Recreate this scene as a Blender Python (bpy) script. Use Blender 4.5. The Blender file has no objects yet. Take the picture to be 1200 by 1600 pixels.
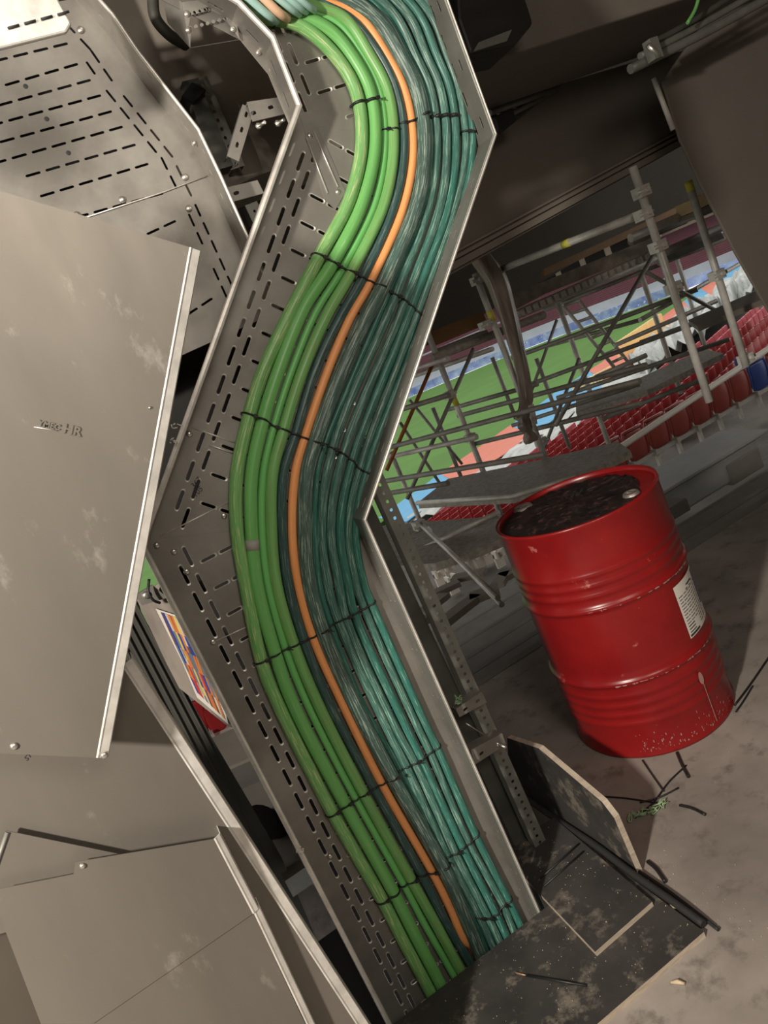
import bpy, bmesh, math, random
from math import sin, cos, pi, radians, sqrt, atan2, tan
from mathutils import Vector as V, Matrix

random.seed(7)
sc = bpy.context.scene
COL = sc.collection

# ------------------------------------------------------------------ camera
F_PX, PITCH, ROLL, YAW, CAM_H = 1220.0, radians(12.2), radians(23.6), radians(19.0), 1.69
EYE = V((0, 0, CAM_H))
fw = V((sin(YAW) * cos(PITCH), cos(YAW) * cos(PITCH), -sin(PITCH)))
r0 = V((cos(YAW), -sin(YAW), 0))
u0 = r0.cross(fw)
cr = r0 * cos(ROLL) - u0 * sin(ROLL)
cu = r0 * sin(ROLL) + u0 * cos(ROLL)
cam = bpy.data.cameras.new('camera')
cam.sensor_fit = 'VERTICAL'
cam.sensor_height = 36
cam.lens = 36 * F_PX / 1600
cam.clip_start = 0.02
cam.clip_end = 600
camo = bpy.data.objects.new('camera', cam)
COL.objects.link(camo)
camo.matrix_world = Matrix(((cr.x, cu.x, -fw.x, EYE.x), (cr.y, cu.y, -fw.y, EYE.y), (cr.z, cu.z, -fw.z, EYE.z), (0, 0, 0, 1)))
sc.camera = camo

# ------------------------------------------------------------------ world, lights, exposure
vs = sc.view_settings
vs.view_transform = 'Standard'
vs.look = 'None'
vs.gamma = 1
vs.use_curve_mapping = False
vs.exposure = -0.08
w = bpy.data.worlds.new('sky')
sc.world = w
w.use_nodes = True
bg = w.node_tree.nodes['Background']
bg.inputs[0].default_value = (1.0, 0.97, 0.92, 1)
bg.inputs[1].default_value = 1.25

def lamp(name, loc, target, size, watts, col, shape='DISK'):
    l = bpy.data.lights.new(name, 'AREA')
    l.shape = shape
    l.size = size
    l.energy = watts
    l.color = col
    o = bpy.data.objects.new(name, l)
    COL.objects.link(o)
    o.location = loc
    o.rotation_euler = (V(target) - V(loc)).to_track_quat('-Z', 'Y').to_euler()
    return o

lamp('work_lamp', (-1.9, -0.32, 2.58), (0.6, 1.9, 0.1), 0.2, 190, (1.0, 0.92, 0.81))
lamp('ceiling_lamp', (0.1, 0.75, 2.95), (0.3, 1.9, 2.0), 0.3, 2.0, (1.0, 0.94, 0.86))
lamp('fill_light', (0.6, -1.2, 2.95), (1.2, 2.0, 0.5), 1.2, 46, (1.0, 0.90, 0.78))  # added fill from behind the camera, lifts the tray foot and scaffold

# ------------------------------------------------------------------ picture ray -> place
def ray(px, py):
    return (fw * F_PX + cr * (px - 600) + cu * (800 - py)).normalized()
def aY(px, py, Y):
    v = ray(px, py); return EYE + v * (Y / v.y)
def aX(px, py, X):
    v = ray(px, py); return EYE + v * (X / v.x)
def aZ(px, py, Z):
    v = ray(px, py); return EYE + v * ((Z - CAM_H) / v.z)
def project(p):
    d = V(p) - EYE; k = d.dot(fw)
    return (600 + F_PX * d.dot(cr) / k, 800 - F_PX * d.dot(cu) / k) if k > 0 else (-9999, -9999)
TU = V((0.904, 0.428, 0))        # along the touchline
TN = V((0.428, -0.904, 0))       # away from the pitch, towards us
T0 = V((14.8, 44.5, -9.0))
BS = 0.234
def bowl_pt(u, v, dz=0):
    p = T0 + TU * u + TN * v; p.z = -9 + BS * v + dz; return p
def aBowl(px, py, dz=0):
    n = V((-TN.x * BS, -TN.y * BS, 1)); p0 = T0 + V((0, 0, dz)); v = ray(px, py)
    return EYE + v * ((p0 - EYE).dot(n) / v.dot(n))

# ------------------------------------------------------------------ materials
def mat(name, base, rough=0.5, metal=0.0, var=0.0, vscale=8.0, c2=None, bump=0.0, bscale=60.0, spec=0.5,
        stretch=None, coord='Object', c3=None, s3=0.62, w3=0.04, scale3=None, stretch3=None, emis=None, rvar=0.0, detail=6.0):
    m = bpy.data.materials.new(name)
    m.use_nodes = True
    nt = m.node_tree; N = nt.nodes; L = nt.links
    b = N['Principled BSDF']
    b.inputs['Base Color'].default_value = (*base, 1)
    b.inputs['Roughness'].default_value = rough
    b.inputs['Metallic'].default_value = metal
    b.inputs['Specular IOR Level'].default_value = spec
    tc = N.new('ShaderNodeTexCoord')
    def mapped(st):
        mp = N.new('ShaderNodeMapping'); L.new(tc.outputs[coord], mp.inputs[0])
        if st: mp.inputs['Scale'].default_value = st
        return mp.outputs[0]
    src = mapped(stretch)
    colout = None
    if c2 is None and var > 0: c2 = tuple(max(0, x * (1 - var)) for x in base)
    if c2 is not None:
        n = N.new('ShaderNodeTexNoise'); n.inputs['Scale'].default_value = vscale; n.inputs['Detail'].default_value = detail
        n.inputs['Roughness'].default_value = 0.62
        L.new(src, n.inputs['Vector'])
        rp = N.new('ShaderNodeValToRGB'); rp.color_ramp.elements[0].position = 0.35; rp.color_ramp.elements[1].position = 0.68
        rp.color_ramp.elements[0].color = (*c2, 1); rp.color_ramp.elements[1].color = (*base, 1)
        L.new(n.outputs['Fac'], rp.inputs[0]); colout = rp.outputs[0]
        if rvar > 0:
            mr = N.new('ShaderNodeMapRange'); mr.inputs['To Min'].default_value = min(1, rough + rvar); mr.inputs['To Max'].default_value = max(.05, rough - rvar)
            mr.inputs['From Min'].default_value = .3; mr.inputs['From Max'].default_value = .7
            L.new(n.outputs['Fac'], mr.inputs[0]); L.new(mr.outputs[0], b.inputs['Roughness'])
    if c3 is not None:
        n3 = N.new('ShaderNodeTexNoise'); n3.inputs['Scale'].default_value = scale3 or vscale * 3; n3.inputs['Detail'].default_value = 8
        n3.inputs['Roughness'].default_value = .7
        L.new(mapped(stretch3 or stretch), n3.inputs['Vector'])
        r3 = N.new('ShaderNodeValToRGB'); r3.color_ramp.elements[0].position = s3; r3.color_ramp.elements[1].position = min(1, s3 + w3)
        L.new(n3.outputs['Fac'], r3.inputs[0])
        mx = N.new('ShaderNodeMix'); mx.data_type = 'RGBA'
        L.new(r3.outputs[0], mx.inputs['Factor'])
        if colout: L.new(colout, mx.inputs['A'])
        else: mx.inputs['A'].default_value = (*base, 1)
        mx.inputs['B'].default_value = (*c3, 1)
        colout = mx.outputs['Result']
    if colout: L.new(colout, b.inputs['Base Color'])
    if bump > 0:
        nb = N.new('ShaderNodeTexNoise'); nb.inputs['Scale'].default_value = bscale; nb.inputs['Detail'].default_value = 8
        L.new(src, nb.inputs['Vector'])
        bp = N.new('ShaderNodeBump'); bp.inputs['Strength'].default_value = bump; bp.inputs['Distance'].default_value = 0.004
        L.new(nb.outputs['Fac'], bp.inputs['Height']); L.new(bp.outputs[0], b.inputs['Normal'])
    if emis:
        b.inputs['Emission Color'].default_value = (*emis[:3], 1); b.inputs['Emission Strength'].default_value = emis[3]
    return m

def S(r, g, b):   # sRGB 0..255 -> linear
    f = lambda c: ((c / 255 + 0.055) / 1.055) ** 2.4 if c > 10 else c / 255 / 12.92
    return (f(r), f(g), f(b))

M = {}
M['galv'] = mat('galvanised_steel', (.42, .40, .365), .42, .6, c2=(.25, .237, .215), vscale=5, bump=.05, bscale=9, rvar=.08)
M['galv_base'] = mat('tray_steel', (.32, .302, .272), .48, .5, c2=(.19, .178, .158), vscale=4, bump=.04, bscale=9, rvar=.08,
                     c3=(.22, .20, .17), s3=.66, w3=.2, scale3=3)
M['cover'] = mat('cover_sheet_steel', (.225, .203, .174), .44, .45, c2=(.15, .135, .114), vscale=1.8, stretch=(1, 1, .35), bump=.06, bscale=5,
                 c3=(.30, .28, .245), s3=.60, w3=.12, scale3=11, stretch3=(1, 1, .5), rvar=.08)
M['edge'] = mat('steel_edge_painted_glint', (.86, .83, .77), .40, .5, var=.3, vscale=20)  # pale steel with the lit glint of rims and lips painted in
M['bolt'] = mat('zinc_bolt', (.72, .69, .63), .32, .85, var=.2, vscale=30)
M['strut'] = mat('dull_strut_steel', (.30, .30, .27), .55, .5, c2=(.21, .21, .185), vscale=8)
M['darkstrut'] = mat('dark_strut_steel', (.13, .13, .115), .6, .4, c2=(.08, .08, .07), vscale=8)
M['concrete'] = mat('concrete_wall', (.30, .265, .225), .9, 0, c2=(.20, .175, .145), vscale=2.5, bump=.5, bscale=14, c3=(.42, .37, .30), s3=.66, w3=.1, scale3=9)
M['smooth'] = mat('smooth_brown_concrete', (.205, .178, .150), .85, 0, c2=(.165, .143, .12), vscale=1.2, bump=.08, bscale=20, c3=(.10, .085, .07), s3=.72, w3=.03, scale3=2.5)
M['slot_shade'] = mat('slot_shade_black', (.012, .011, .010), .85, 0, c2=(.008, .007, .007), vscale=3)  # near-black standing in for the shade seen through the tray slots
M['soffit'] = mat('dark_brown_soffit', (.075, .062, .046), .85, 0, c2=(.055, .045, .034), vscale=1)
M['trimc'] = mat('pale_concrete_trim', (.30, .26, .215), .85, 0, c2=(.25, .215, .18), vscale=2, bump=.08)
M['floor'] = mat('concrete_floor', (.33, .285, .25), .80, 0, c2=(.19, .163, .142), vscale=2.2, bump=.25, bscale=7,
                 c3=(.11, .095, .082), s3=.53, w3=.20, scale3=9, rvar=.08, detail=10)
M['step'] = mat('terrace_concrete', (.22, .20, .175), .85, 0, c2=(.13, .12, .105), vscale=1.4, bump=.2, bscale=9, c3=(.12, .11, .10), s3=.6, w3=.1, scale3=2.2)
M['black'] = mat('black_plastic', (.012, .012, .012), .45, 0)
M['blackbox'] = mat('black_casing', (.022, .021, .02), .55, 0, var=.3)
M['rubber'] = mat('black_foam', (.018, .018, .018), .75, 0, bump=.3, bscale=60)
M['ply'] = mat('black_faced_plywood', (.052, .048, .044), .62, 0, c2=(.022, .020, .019), vscale=4, c3=(.15, .13, .105), s3=.53, w3=.12, scale3=12, bump=.15, bscale=30, detail=10)
M['plyedge'] = mat('raw_plywood_edge', (.52, .44, .35), .8, 0, c2=(.36, .29, .22), vscale=20, stretch=(1, 1, 6))
M['red'] = mat('red_drum_paint', (.255, .011, .011), .28, 0, c2=(.20, .008, .009), vscale=5, bump=.03, bscale=10, spec=.42,
               c3=(.42, .12, .10), s3=.66, w3=.05, scale3=14)
M['gunk'] = mat('tarry_residue', (.030, .018, .016), .38, 0, c2=(.012, .010, .010), vscale=8, bump=1.0, bscale=28, c3=(.085, .04, .036), s3=.56, w3=.06, scale3=22)
M['dust'] = mat('dusty_scuff', (.36, .20, .17), .8, 0)
M['steelrim'] = mat('worn_steel', (.5, .42, .38), .4, .7, var=.4, vscale=20)
M['paper'] = mat('white_label', (.72, .68, .62), .6)
M['ink'] = mat('black_ink', (.03, .03, .03), .7)
M['wood'] = mat('wood_splinter', (.62, .50, .34), .7, 0, var=.3, vscale=40)
M['copper'] = mat('stripped_copper', (.75, .45, .28), .4, .6)
M['green_string'] = mat('green_string', (.28, .42, .22), .8)

def cable_mat(name, base, c2, scr, s3, scale3=1.0, rough=.36):
    return mat(name, base, rough, 0, c2=c2, vscale=3, coord='UV', stretch=(1.5, 1.2, 1), c3=scr, s3=s3, w3=.07, scale3=scale3 * 3,
               stretch3=(4, 3.2, 1), spec=.4, bump=.05, bscale=8)
M['g_a'] = cable_mat('scratched_green_jacket', S(130, 186, 114), S(106, 166, 94), S(196, 204, 150), .53)
M['g_b'] = cable_mat('clean_green_jacket', S(122, 188, 108), S(106, 174, 96), S(180, 200, 140), .60)
M['g_c'] = cable_mat('bright_green_jacket', S(122, 196, 114), S(104, 178, 100), S(175, 200, 145), .62)
M['g_d'] = cable_mat('olive_marked_green_jacket', S(128, 186, 110), S(108, 164, 94), S(140, 142, 92), .545)
M['t_a'] = cable_mat('dark_teal_jacket', S(50, 88, 88), S(56, 76, 72), S(112, 132, 124), .535)
M['t_b'] = cable_mat('grey_teal_jacket', S(72, 104, 96), S(72, 88, 82), S(150, 168, 156), .515)
M['t_c'] = cable_mat('teal_jacket', S(56, 114, 102), S(66, 90, 82), S(140, 172, 158), .52)
M['t_d'] = cable_mat('bright_teal_jacket', S(48, 116, 104), S(56, 96, 86), S(136, 176, 162), .55)
M['orange'] = cable_mat('orange_jacket', S(252, 176, 112), S(240, 160, 98), S(160, 100, 66), .60, rough=.42)
M['tape'] = mat('grey_tape', (.42, .40, .37), .6, 0, var=.2)
M['tube'] = mat('galvanised_scaffold_tube', (.85, .82, .76), .40, .15, c2=(.55, .52, .47), vscale=6, stretch=(1, 1, 1))
M['tubedark'] = mat('weathered_scaffold_tube', (.42, .40, .36), .5, .15, c2=(.26, .24, .215), vscale=6)
M['yellow'] = mat('yellow_marking_tape', (.72, .66, .10), .6)
M['rust'] = mat('rusty_orange_paint', (.42, .13, .03), .6)
M['deck'] = mat('scaffold_deck_steel', (.50, .45, .39), .6, 0, c2=(.28, .25, .215), vscale=30, bump=.8, bscale=45)
M['osb'] = mat('chipboard', (.26, .215, .165), .8, 0, c2=(.15, .12, .09), vscale=14, detail=8)
M['plank'] = mat('orange_brown_plywood', (.30, .15, .05), .6, 0, var=.25, vscale=3)
M['yplank'] = mat('yellow_plank', (.90, .68, .34), .6, 0, var=.15, vscale=6)
M['grass'] = mat('pitch_grass', (.100, .235, .045), .9, 0, c2=(.085, .20, .040), vscale=.35, stretch=(.3, 1, 1), detail=3)
M['maroon'] = mat('maroon_seating', (.125, .040, .055), .7, 0, c2=(.10, .033, .045), vscale=.3)
M['grey'] = mat('pale_grey_wall', (.36, .40, .43), .8, 0, var=.15, vscale=.5)
M['ledboard'] = mat('blue_advert_board', (.40, .50, .66), .6, 0, c2=(.10, .16, .48), vscale=.55, c3=(.75, .8, .85), s3=.6, w3=.03, scale3=1.4)
M['beige'] = mat('beige_facade', (.52, .43, .34), .8, 0, var=.15, vscale=.3)
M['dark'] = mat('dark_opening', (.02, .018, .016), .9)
M['bluep'] = mat('blue_cover_sheet', (.12, .42, .70), .6, 0, c2=(.10, .36, .62), vscale=1.0)
M['orangep'] = mat('coral_cover_sheet', (.72, .21, .14), .6, 0, c2=(.62, .17, .11), vscale=1.0)
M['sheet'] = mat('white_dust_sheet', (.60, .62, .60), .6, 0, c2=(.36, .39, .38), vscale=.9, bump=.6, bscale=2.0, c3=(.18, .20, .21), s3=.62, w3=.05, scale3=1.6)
M['pinknet'] = mat('pink_seat_cover', (.62, .14, .17), .7, 0, c2=(.42, .06, .08), vscale=2)
M['seatred'] = mat('red_seat_plastic', (.36, .020, .022), .38, 0, c2=(.28, .014, .016), vscale=3)
M['seatnear'] = mat('maroon_seat_plastic', (.30, .055, .040), .40, 0, c2=(.24, .04, .03), vscale=3)
M['seatblue'] = mat('navy_seat_plastic', (.03, .06, .22), .4)
M['bracket'] = mat('pale_cast_bracket', (.50, .47, .42), .5, .3, var=.2)
M['whitepipe'] = mat('white_painted_pipe', (.72, .66, .58), .45)
M['canvas'] = mat('grey_canvas', (.36, .31, .27), .85, 0, c2=(.22, .19, .165), vscale=3, stretch=(4, 1, 1), bump=.6, bscale=9)
M['yellowp'] = mat('yellow_barrier', (.75, .68, .08), .6)
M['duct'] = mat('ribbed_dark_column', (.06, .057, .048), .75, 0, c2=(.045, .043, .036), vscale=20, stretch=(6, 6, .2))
M['boxgrey'] = mat('grey_wrapped_box', (.34, .34, .33), .6, 0, var=.2, vscale=2)

# ------------------------------------------------------------------ object helpers
def link(name, me, m=None, parent=None):
    o = bpy.data.objects.new(name, me)
    COL.objects.link(o)
    if m is not None and me is not None and not me.materials:
        me.materials.append(m)
    if parent: o.parent = parent; o.matrix_parent_inverse = parent.matrix_world.inverted()
    return o
def tag(o, label, cat, group=None, kind=None):
    o['label'] = label; o['category'] = cat
    if group: o['group'] = group
    if kind: o['kind'] = kind
    return o
def struct(o, label=None, cat=None):
    o['kind'] = 'structure'
    if label: o['label'] = label
    if cat: o['category'] = cat
    return o
def empty(name, loc, label, cat, group=None):
    o = bpy.data.objects.new(name, None)
    o.empty_display_size = .05
    COL.objects.link(o)
    o.location = loc
    o.matrix_world = Matrix.Translation(V(loc))
    return tag(o, label, cat, group)

class MB:
    def __init__(s): s.v = []; s.f = []; s.uv = []; s.sm = []; s.mi = []
    def add(s, vs_, fs, smooth=False, uvs=None, mi=0):
        k = len(s.v); s.v += [tuple(x) for x in vs_]
        for i, q in enumerate(fs):
            s.f.append([k + a for a in q]); s.sm.append(smooth); s.mi.append(mi)
            s.uv.append(uvs[i] if uvs else [(0, 0)] * len(q))
    def box(s, c, size, R=None, mi=0):
        hx, hy, hz = [a / 2 for a in size]; c = V(c)
        P = [V((x, y, z)) for x in (-hx, hx) for y in (-hy, hy) for z in (-hz, hz)]
        if R is not None: P = [R @ p for p in P]
        s.add([c + p for p in P], [(0, 1, 3, 2), (4, 6, 7, 5), (0, 4, 5, 1), (2, 3, 7, 6), (0, 2, 6, 4), (1, 5, 7, 3)], mi=mi)
    def prism(s, pts, off, mi=0):      # polygon (3-D points) pushed by vector off
        n = len(pts); off = V(off); A = [V(p) for p in pts]; B_ = [p + off for p in A]
        nn = V((0, 0, 0))
        for i in range(n): nn += (A[i] - A[0]).cross(A[(i + 1) % n] - A[0])
        fs = [list(range(n)), list(range(2 * n - 1, n - 1, -1))] + [(i, i + n, (i + 1) % n + n, (i + 1) % n) for i in range(n)]
        if nn.dot(off) > 0: fs = [list(reversed(q)) for q in fs]
        s.add(A + B_, fs, mi=mi)
    def tube(s, pts, r, n=12, cap=True, mi=0, u0=0.0):
        pts = [V(p) for p in pts]; rr = r if isinstance(r, (list, tuple)) else [r] * len(pts)
        ups = []; t0 = (pts[1] - pts[0]).normalized()
        up = V((0, 1, 0)) if abs(t0.y) < .9 else V((0, 0, 1))
        up = (up - t0 * up.dot(t0)).normalized()
        vs_ = []; L = u0; Ls = []
        for i, p in enumerate(pts):
            a = pts[max(0, i - 1)]; b = pts[min(len(pts) - 1, i + 1)]; t = (b - a).normalized()
            up = (up - t * up.dot(t)).normalized(); sd = t.cross(up)
            if i: L += (p - pts[i - 1]).length
            Ls.append(L)
            for k in range(n):
                an = 2 * pi * k / n; vs_.append(p + (up * cos(an) + sd * sin(an)) * rr[i])
        fs = []; uv = []
        for i in range(len(pts) - 1):
            for k in range(n):
                k2 = (k + 1) % n
                fs.append((i * n + k, (i + 1) * n + k, (i + 1) * n + k2, i * n + k2))
                uv.append([(Ls[i], k / n * 3), (Ls[i + 1], k / n * 3), (Ls[i + 1], (k + 1) / n * 3), (Ls[i], (k + 1) / n * 3)])
        s.add(vs_, fs, True, uv, mi)
        if cap:
            k0 = len(s.v) - len(vs_); e = len(pts) - 1
            s.f.append([k0 + k for k in range(n)]); s.sm.append(False); s.mi.append(mi); s.uv.append([(0, 0)] * n)
            s.f.append([k0 + e * n + k for k in reversed(range(n))]); s.sm.append(False); s.mi.append(mi); s.uv.append([(0, 0)] * n)
    def sweep(s, prof, pts, frames, mi=0):   # prof list (a,b); frames list of (A,B) vectors per pt; closed profile
        n = len(prof); vs_ = []
        for p, (A, B_) in zip(pts, frames):
            for a, b in prof: vs_.append(V(p) + A * a + B_ * b)
        fs = [(i * n + k, i * n + (k + 1) % n, (i + 1) * n + (k + 1) % n, (i + 1) * n + k) for i in range(len(pts) - 1) for k in range(n)]
        fs += [list(reversed(range(n))), [(len(pts) - 1) * n + k for k in range(n)]]
        s.add(vs_, fs, mi=mi)
    def lathe(s, prof, c, n=48, smooth=True, mi=0):
        vs_ = [V(c) + V((r * cos(2 * pi * k / n), r * sin(2 * pi * k / n), z)) for r, z in prof for k in range(n)]
        fs = [(i * n + k, i * n + (k + 1) % n, (i + 1) * n + (k + 1) % n, (i + 1) * n + k) for i in range(len(prof) - 1) for k in range(n)]
        s.add(vs_, fs, smooth, mi=mi)
    def build(s, name, m, parent=None, mats=None, fixn=False):
        me = bpy.data.meshes.new(name)
        me.from_pydata(s.v, [], s.f)
        uvl = me.uv_layers.new(name='UVMap')
        i = 0
        for q in s.uv:
            for c in q: uvl.data[i].uv = c; i += 1
        for p, sm_, mi in zip(me.polygons, s.sm, s.mi): p.use_smooth = sm_; p.material_index = mi
        for x in (mats or [m]): me.materials.append(x)
        if fixn:
            b = bmesh.new(); b.from_mesh(me); bmesh.ops.recalc_face_normals(b, faces=b.faces); b.to_mesh(me); b.free()
        me.update()
        return link(name, me, None, parent)

def bevel(o, w_=.002, seg=2):
    md = o.modifiers.new('bevel', 'BEVEL'); md.width = w_; md.segments = seg; md.limit_method = 'ANGLE'; md.angle_limit = radians(35)
    return o

def catmull(P, n=10):
    P = [V(p) for p in P]; Q = [P[0] * 2 - P[1]] + P + [P[-1] * 2 - P[-2]]; out = []
    for i in range(1, len(Q) - 2):
        p0, p1, p2, p3 = Q[i - 1], Q[i], Q[i + 1], Q[i + 2]
        t01 = max(1e-6, (p1 - p0).length) ** .5; t12 = max(1e-6, (p2 - p1).length) ** .5; t23 = max(1e-6, (p3 - p2).length) ** .5
        m1 = (p2 - p1 + (( p1 - p0) / t01 - (p2 - p0) / (t01 + t12)) * t12)
        m2 = (p2 - p1 + (( p3 - p2) / t23 - (p3 - p1) / (t12 + t23)) * t12)
        for k in range(n):
            t = k / n
            out.append(p1 * (2*t**3 - 3*t*t + 1) + m1 * (t**3 - 2*t*t + t) + p2 * (-2*t**3 + 3*t*t) + m2 * (t**3 - t*t))
    out.append(P[-1]); return out

def slot2d(cx, cy, ang, length, width, n=4):
    r = width / 2; h = length / 2 - r; out = []
    for sgn in (1, -1):
        for k in range(n + 1):
            a = -pi / 2 + pi * k / n; x = h + r * cos(a); y = r * sin(a)
            out.append((x * sgn, y * sgn))
    ca, sa = cos(ang), sin(ang)
    return [(cx + x * ca - y * sa, cy + x * sa + y * ca) for x, y in out]

def inside(pt, poly):
    x, y = pt; c = False; n = len(poly)
    for i in range(n):
        x1, y1 = poly[i]; x2, y2 = poly[i - 1]
        if (y1 > y) != (y2 > y) and x < (x2 - x1) * (y - y1) / (y2 - y1) + x1: c = not c
    return c
def seg_dist(pt, poly):
    d = 1e9; p = V((pt[0], pt[1]))
    for i in range(len(poly)):
        a = V(poly[i]); b = V(poly[i - 1]); ab = b - a
        t = max(0, min(1, (p - a).dot(ab) / ab.length_squared)); d = min(d, (a + ab * t - p).length)
    return d

def plate(name, outline, holes, Mx, thick, m, parent=None, bev=0.0006):
    """flat sheet with real holes: 2-D outline and holes, Mx maps (x, y, depth) to the world"""
    cu_ = bpy.data.curves.new(name, 'CURVE'); cu_.dimensions = '2D'; cu_.fill_mode = 'BOTH'
    cu_.extrude = thick / 2; cu_.bevel_depth = bev; cu_.bevel_resolution = 1; cu_.resolution_u = 1
    for loop in [outline] + holes:
        sp = cu_.splines.new('POLY'); sp.points.add(len(loop) - 1)
        for i, (x, y) in enumerate(loop): sp.points[i].co = (x, y, 0, 1)
        sp.use_cyclic_u = True
    tmp = bpy.data.objects.new('tmp', cu_); COL.objects.link(tmp)
    bpy.context.view_layer.update()
    dg = bpy.context.evaluated_depsgraph_get()
    me = bpy.data.meshes.new_from_object(tmp.evaluated_get(dg))
    bpy.data.objects.remove(tmp); bpy.data.curves.remove(cu_)
    me.transform(Mx); me.materials.clear(); me.materials.append(m)
    for p in me.polygons: p.use_smooth = False
    me.name = name
    return link(name, me, None, parent)

def plate_cdt(name, outline, holes, Mx, thick, m, parent=None):
    """the same kind of sheet, triangulated robustly when there are very many holes"""
    from mathutils.geometry import delaunay_2d_cdt
    vs_ = [V(p) for p in outline]; fc = [list(range(len(outline)))]
    for h_ in holes:
        k = len(vs_); vs_ += [V(p) for p in h_]; fc.append(list(range(k, k + len(h_))))
    ed = [(q[i], q[(i + 1) % len(q)]) for q in fc for i in range(len(q))]
    ov, oe, of, *_ = delaunay_2d_cdt(vs_, ed, [], 0, 1e-6)
    boxes = [(min(p[0] for p in h_), max(p[0] for p in h_), min(p[1] for p in h_), max(p[1] for p in h_), h_) for h_ in holes]
    keep = []
    for f_ in of:
        c = (ov[f_[0]] + ov[f_[1]] + ov[f_[2]]) / 3
        if not inside(c, outline): continue
        if any(b_[0] <= c.x <= b_[1] and b_[2] <= c.y <= b_[3] and inside(c, b_[4]) for b_ in boxes): continue
        keep.append(list(f_))
    b_ = MB(); n = len(ov); t_ = thick / 2
    P_ = [Mx @ V((p.x, p.y, t_)) for p in ov] + [Mx @ V((p.x, p.y, -t_)) for p in ov]
    F_ = [f_ for f_ in keep] + [[i + n for i in reversed(f_)] for f_ in keep]
    es = {}
    for f_ in keep:
        for i in range(3): es[(f_[i], f_[(i + 1) % 3])] = 1
    for (i, j) in es:
        if (j, i) not in es: F_.append([j, i, i + n, j + n])
    b_.add(P_, F_); return b_.build(name, m, parent)

def face_XZ(Y):      # 2-D (x, z) on the plane y = Y, sheet thickness towards +y
    return Matrix(((1, 0, 0, 0), (0, 0, -1, Y), (0, 1, 0, 0), (0, 0, 0, 1)))

def text_mesh(body, size, Mx, m, name, parent=None, depth=.0006, shear=0, bold=0.0):
    c = bpy.data.curves.new(name, 'FONT'); c.body = body; c.size = size; c.extrude = depth; c.shear = shear; c.offset = bold; c.resolution_u = 3
    c.align_x = 'CENTER'; c.align_y = 'CENTER'
    t = bpy.data.objects.new('tmp', c); COL.objects.link(t); bpy.context.view_layer.update()
    me = bpy.data.meshes.new_from_object(t.evaluated_get(bpy.context.evaluated_depsgraph_get()))
    bpy.data.objects.remove(t); bpy.data.curves.remove(c)
    me.transform(Mx); me.materials.clear(); me.materials.append(m); me.name = name
    return link(name, me, None, parent)

def join(o, mb, m):
    bm = bmesh.new(); bm.from_mesh(o.data); o.data.materials.append(m); mi = len(o.data.materials) - 1
    vv = [bm.verts.new(v_) for v_ in mb.v]
    for q in mb.f:
        f_ = bm.faces.new([vv[i] for i in q]); f_.material_index = mi
    bm.to_mesh(o.data); bm.free(); o.data.update()

def bolts(pts, nrm, r, h, name, m, parent):
    for p in pts:
        b_ = MB(); bolt_head(b_, p, nrm, r, h); b_.build(name, m, parent)

def bolt_head(mb, p, nrm, r=.007, h=.004, n=12):
    nrm = V(nrm).normalized(); a = nrm.orthogonal().normalized(); b = nrm.cross(a); p = V(p); vs_ = []
    rings = [(1, 0), (.95, .45), (.7, .85), (.3, 1.0)]
    for q, hh in rings:
        vs_ += [p + (a * cos(2*pi*k/n) + b * sin(2*pi*k/n)) * r * q + nrm * h * hh for k in range(n)]
    fs = [(i*n+k, i*n+(k+1) % n, (i+1)*n+(k+1) % n, (i+1)*n+k) for i in range(3) for k in range(n)] + [[3*n+k for k in range(n)]]
    mb.add(vs_, fs, True)

# ================================================================== LARGE STRUCTURE
def slab(name, x0, x1, y0, y1, z0, z1, m, **k):
    b = MB(); b.box(((x0+x1)/2, (y0+y1)/2, (z0+z1)/2), (x1-x0, y1-y0, z1-z0)); o = b.build(name, m); struct(o); return o

FE = 3.19     # floor edge
HX0, HX1, HY0, HY1 = -0.42, 0.862, 1.84, 2.75   # opening in the floor
b = MB()
for (x0, x1, y0, y1) in ((-3.2, HX0, -3, FE), (HX0, HX1, -3, HY0), (HX1, 6.5, -3, FE), (HX0, HX1, HY1, FE)):
    b.box(((x0+x1)/2, (y0+y1)/2, -.15), (x1-x0, y1-y0, .30))
struct(b.build('floor', M['floor']))
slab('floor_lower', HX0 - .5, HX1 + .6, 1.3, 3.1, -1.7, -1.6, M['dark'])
slab('ceiling', -3.2, 7.5, -3, 4.6, 3.2, 3.4, M['smooth'])
slab('wall_back', -3.3, 7.5, -3.2, -3, -.3, 3.4, M['smooth'])
slab('wall_left', -3.3, -3.15, -3.2, 3.3, -.3, 3.4, M['smooth'])
slab('wall_right', 6.5, 6.7, -3.2, 3.3, -.3, 3.4, M['smooth'])
# upper concrete wall behind the left trays
pts = [aY(560, 215, 2.5), aY(400, 270, 2.5)]
b = MB(); b.prism([V((-3.2, 2.5, 1.93)), V((.93, 2.5, 2.28)), V((1.72, 2.5, 2.28)), V((1.72, 2.5, 3.3)), V((-3.2, 2.5, 3.3))], (0, .35, 0))
struct(b.build('wall_upper', M['concrete']))
slab('added_slot_backing', .135, .775, 2.62, 3.12, -1.7, 2.25, M['slot_shade'])  # added dark block behind the main tray, keeps its slots dark
slab('added_slot_panel', -.3, .62, 2.32, 2.36, 1.45, 2.9, M['slot_shade'])  # added dark sheet behind the left tray, stands in for shade
# ceiling beam
b = MB(); b.box((4.2, 3.42, 2.93), (6.2, .82, .80)); o = bevel(b.build('ceiling_beam', M['smooth']), .012, 2); struct(o); o.name = 'trim_1'
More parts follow.
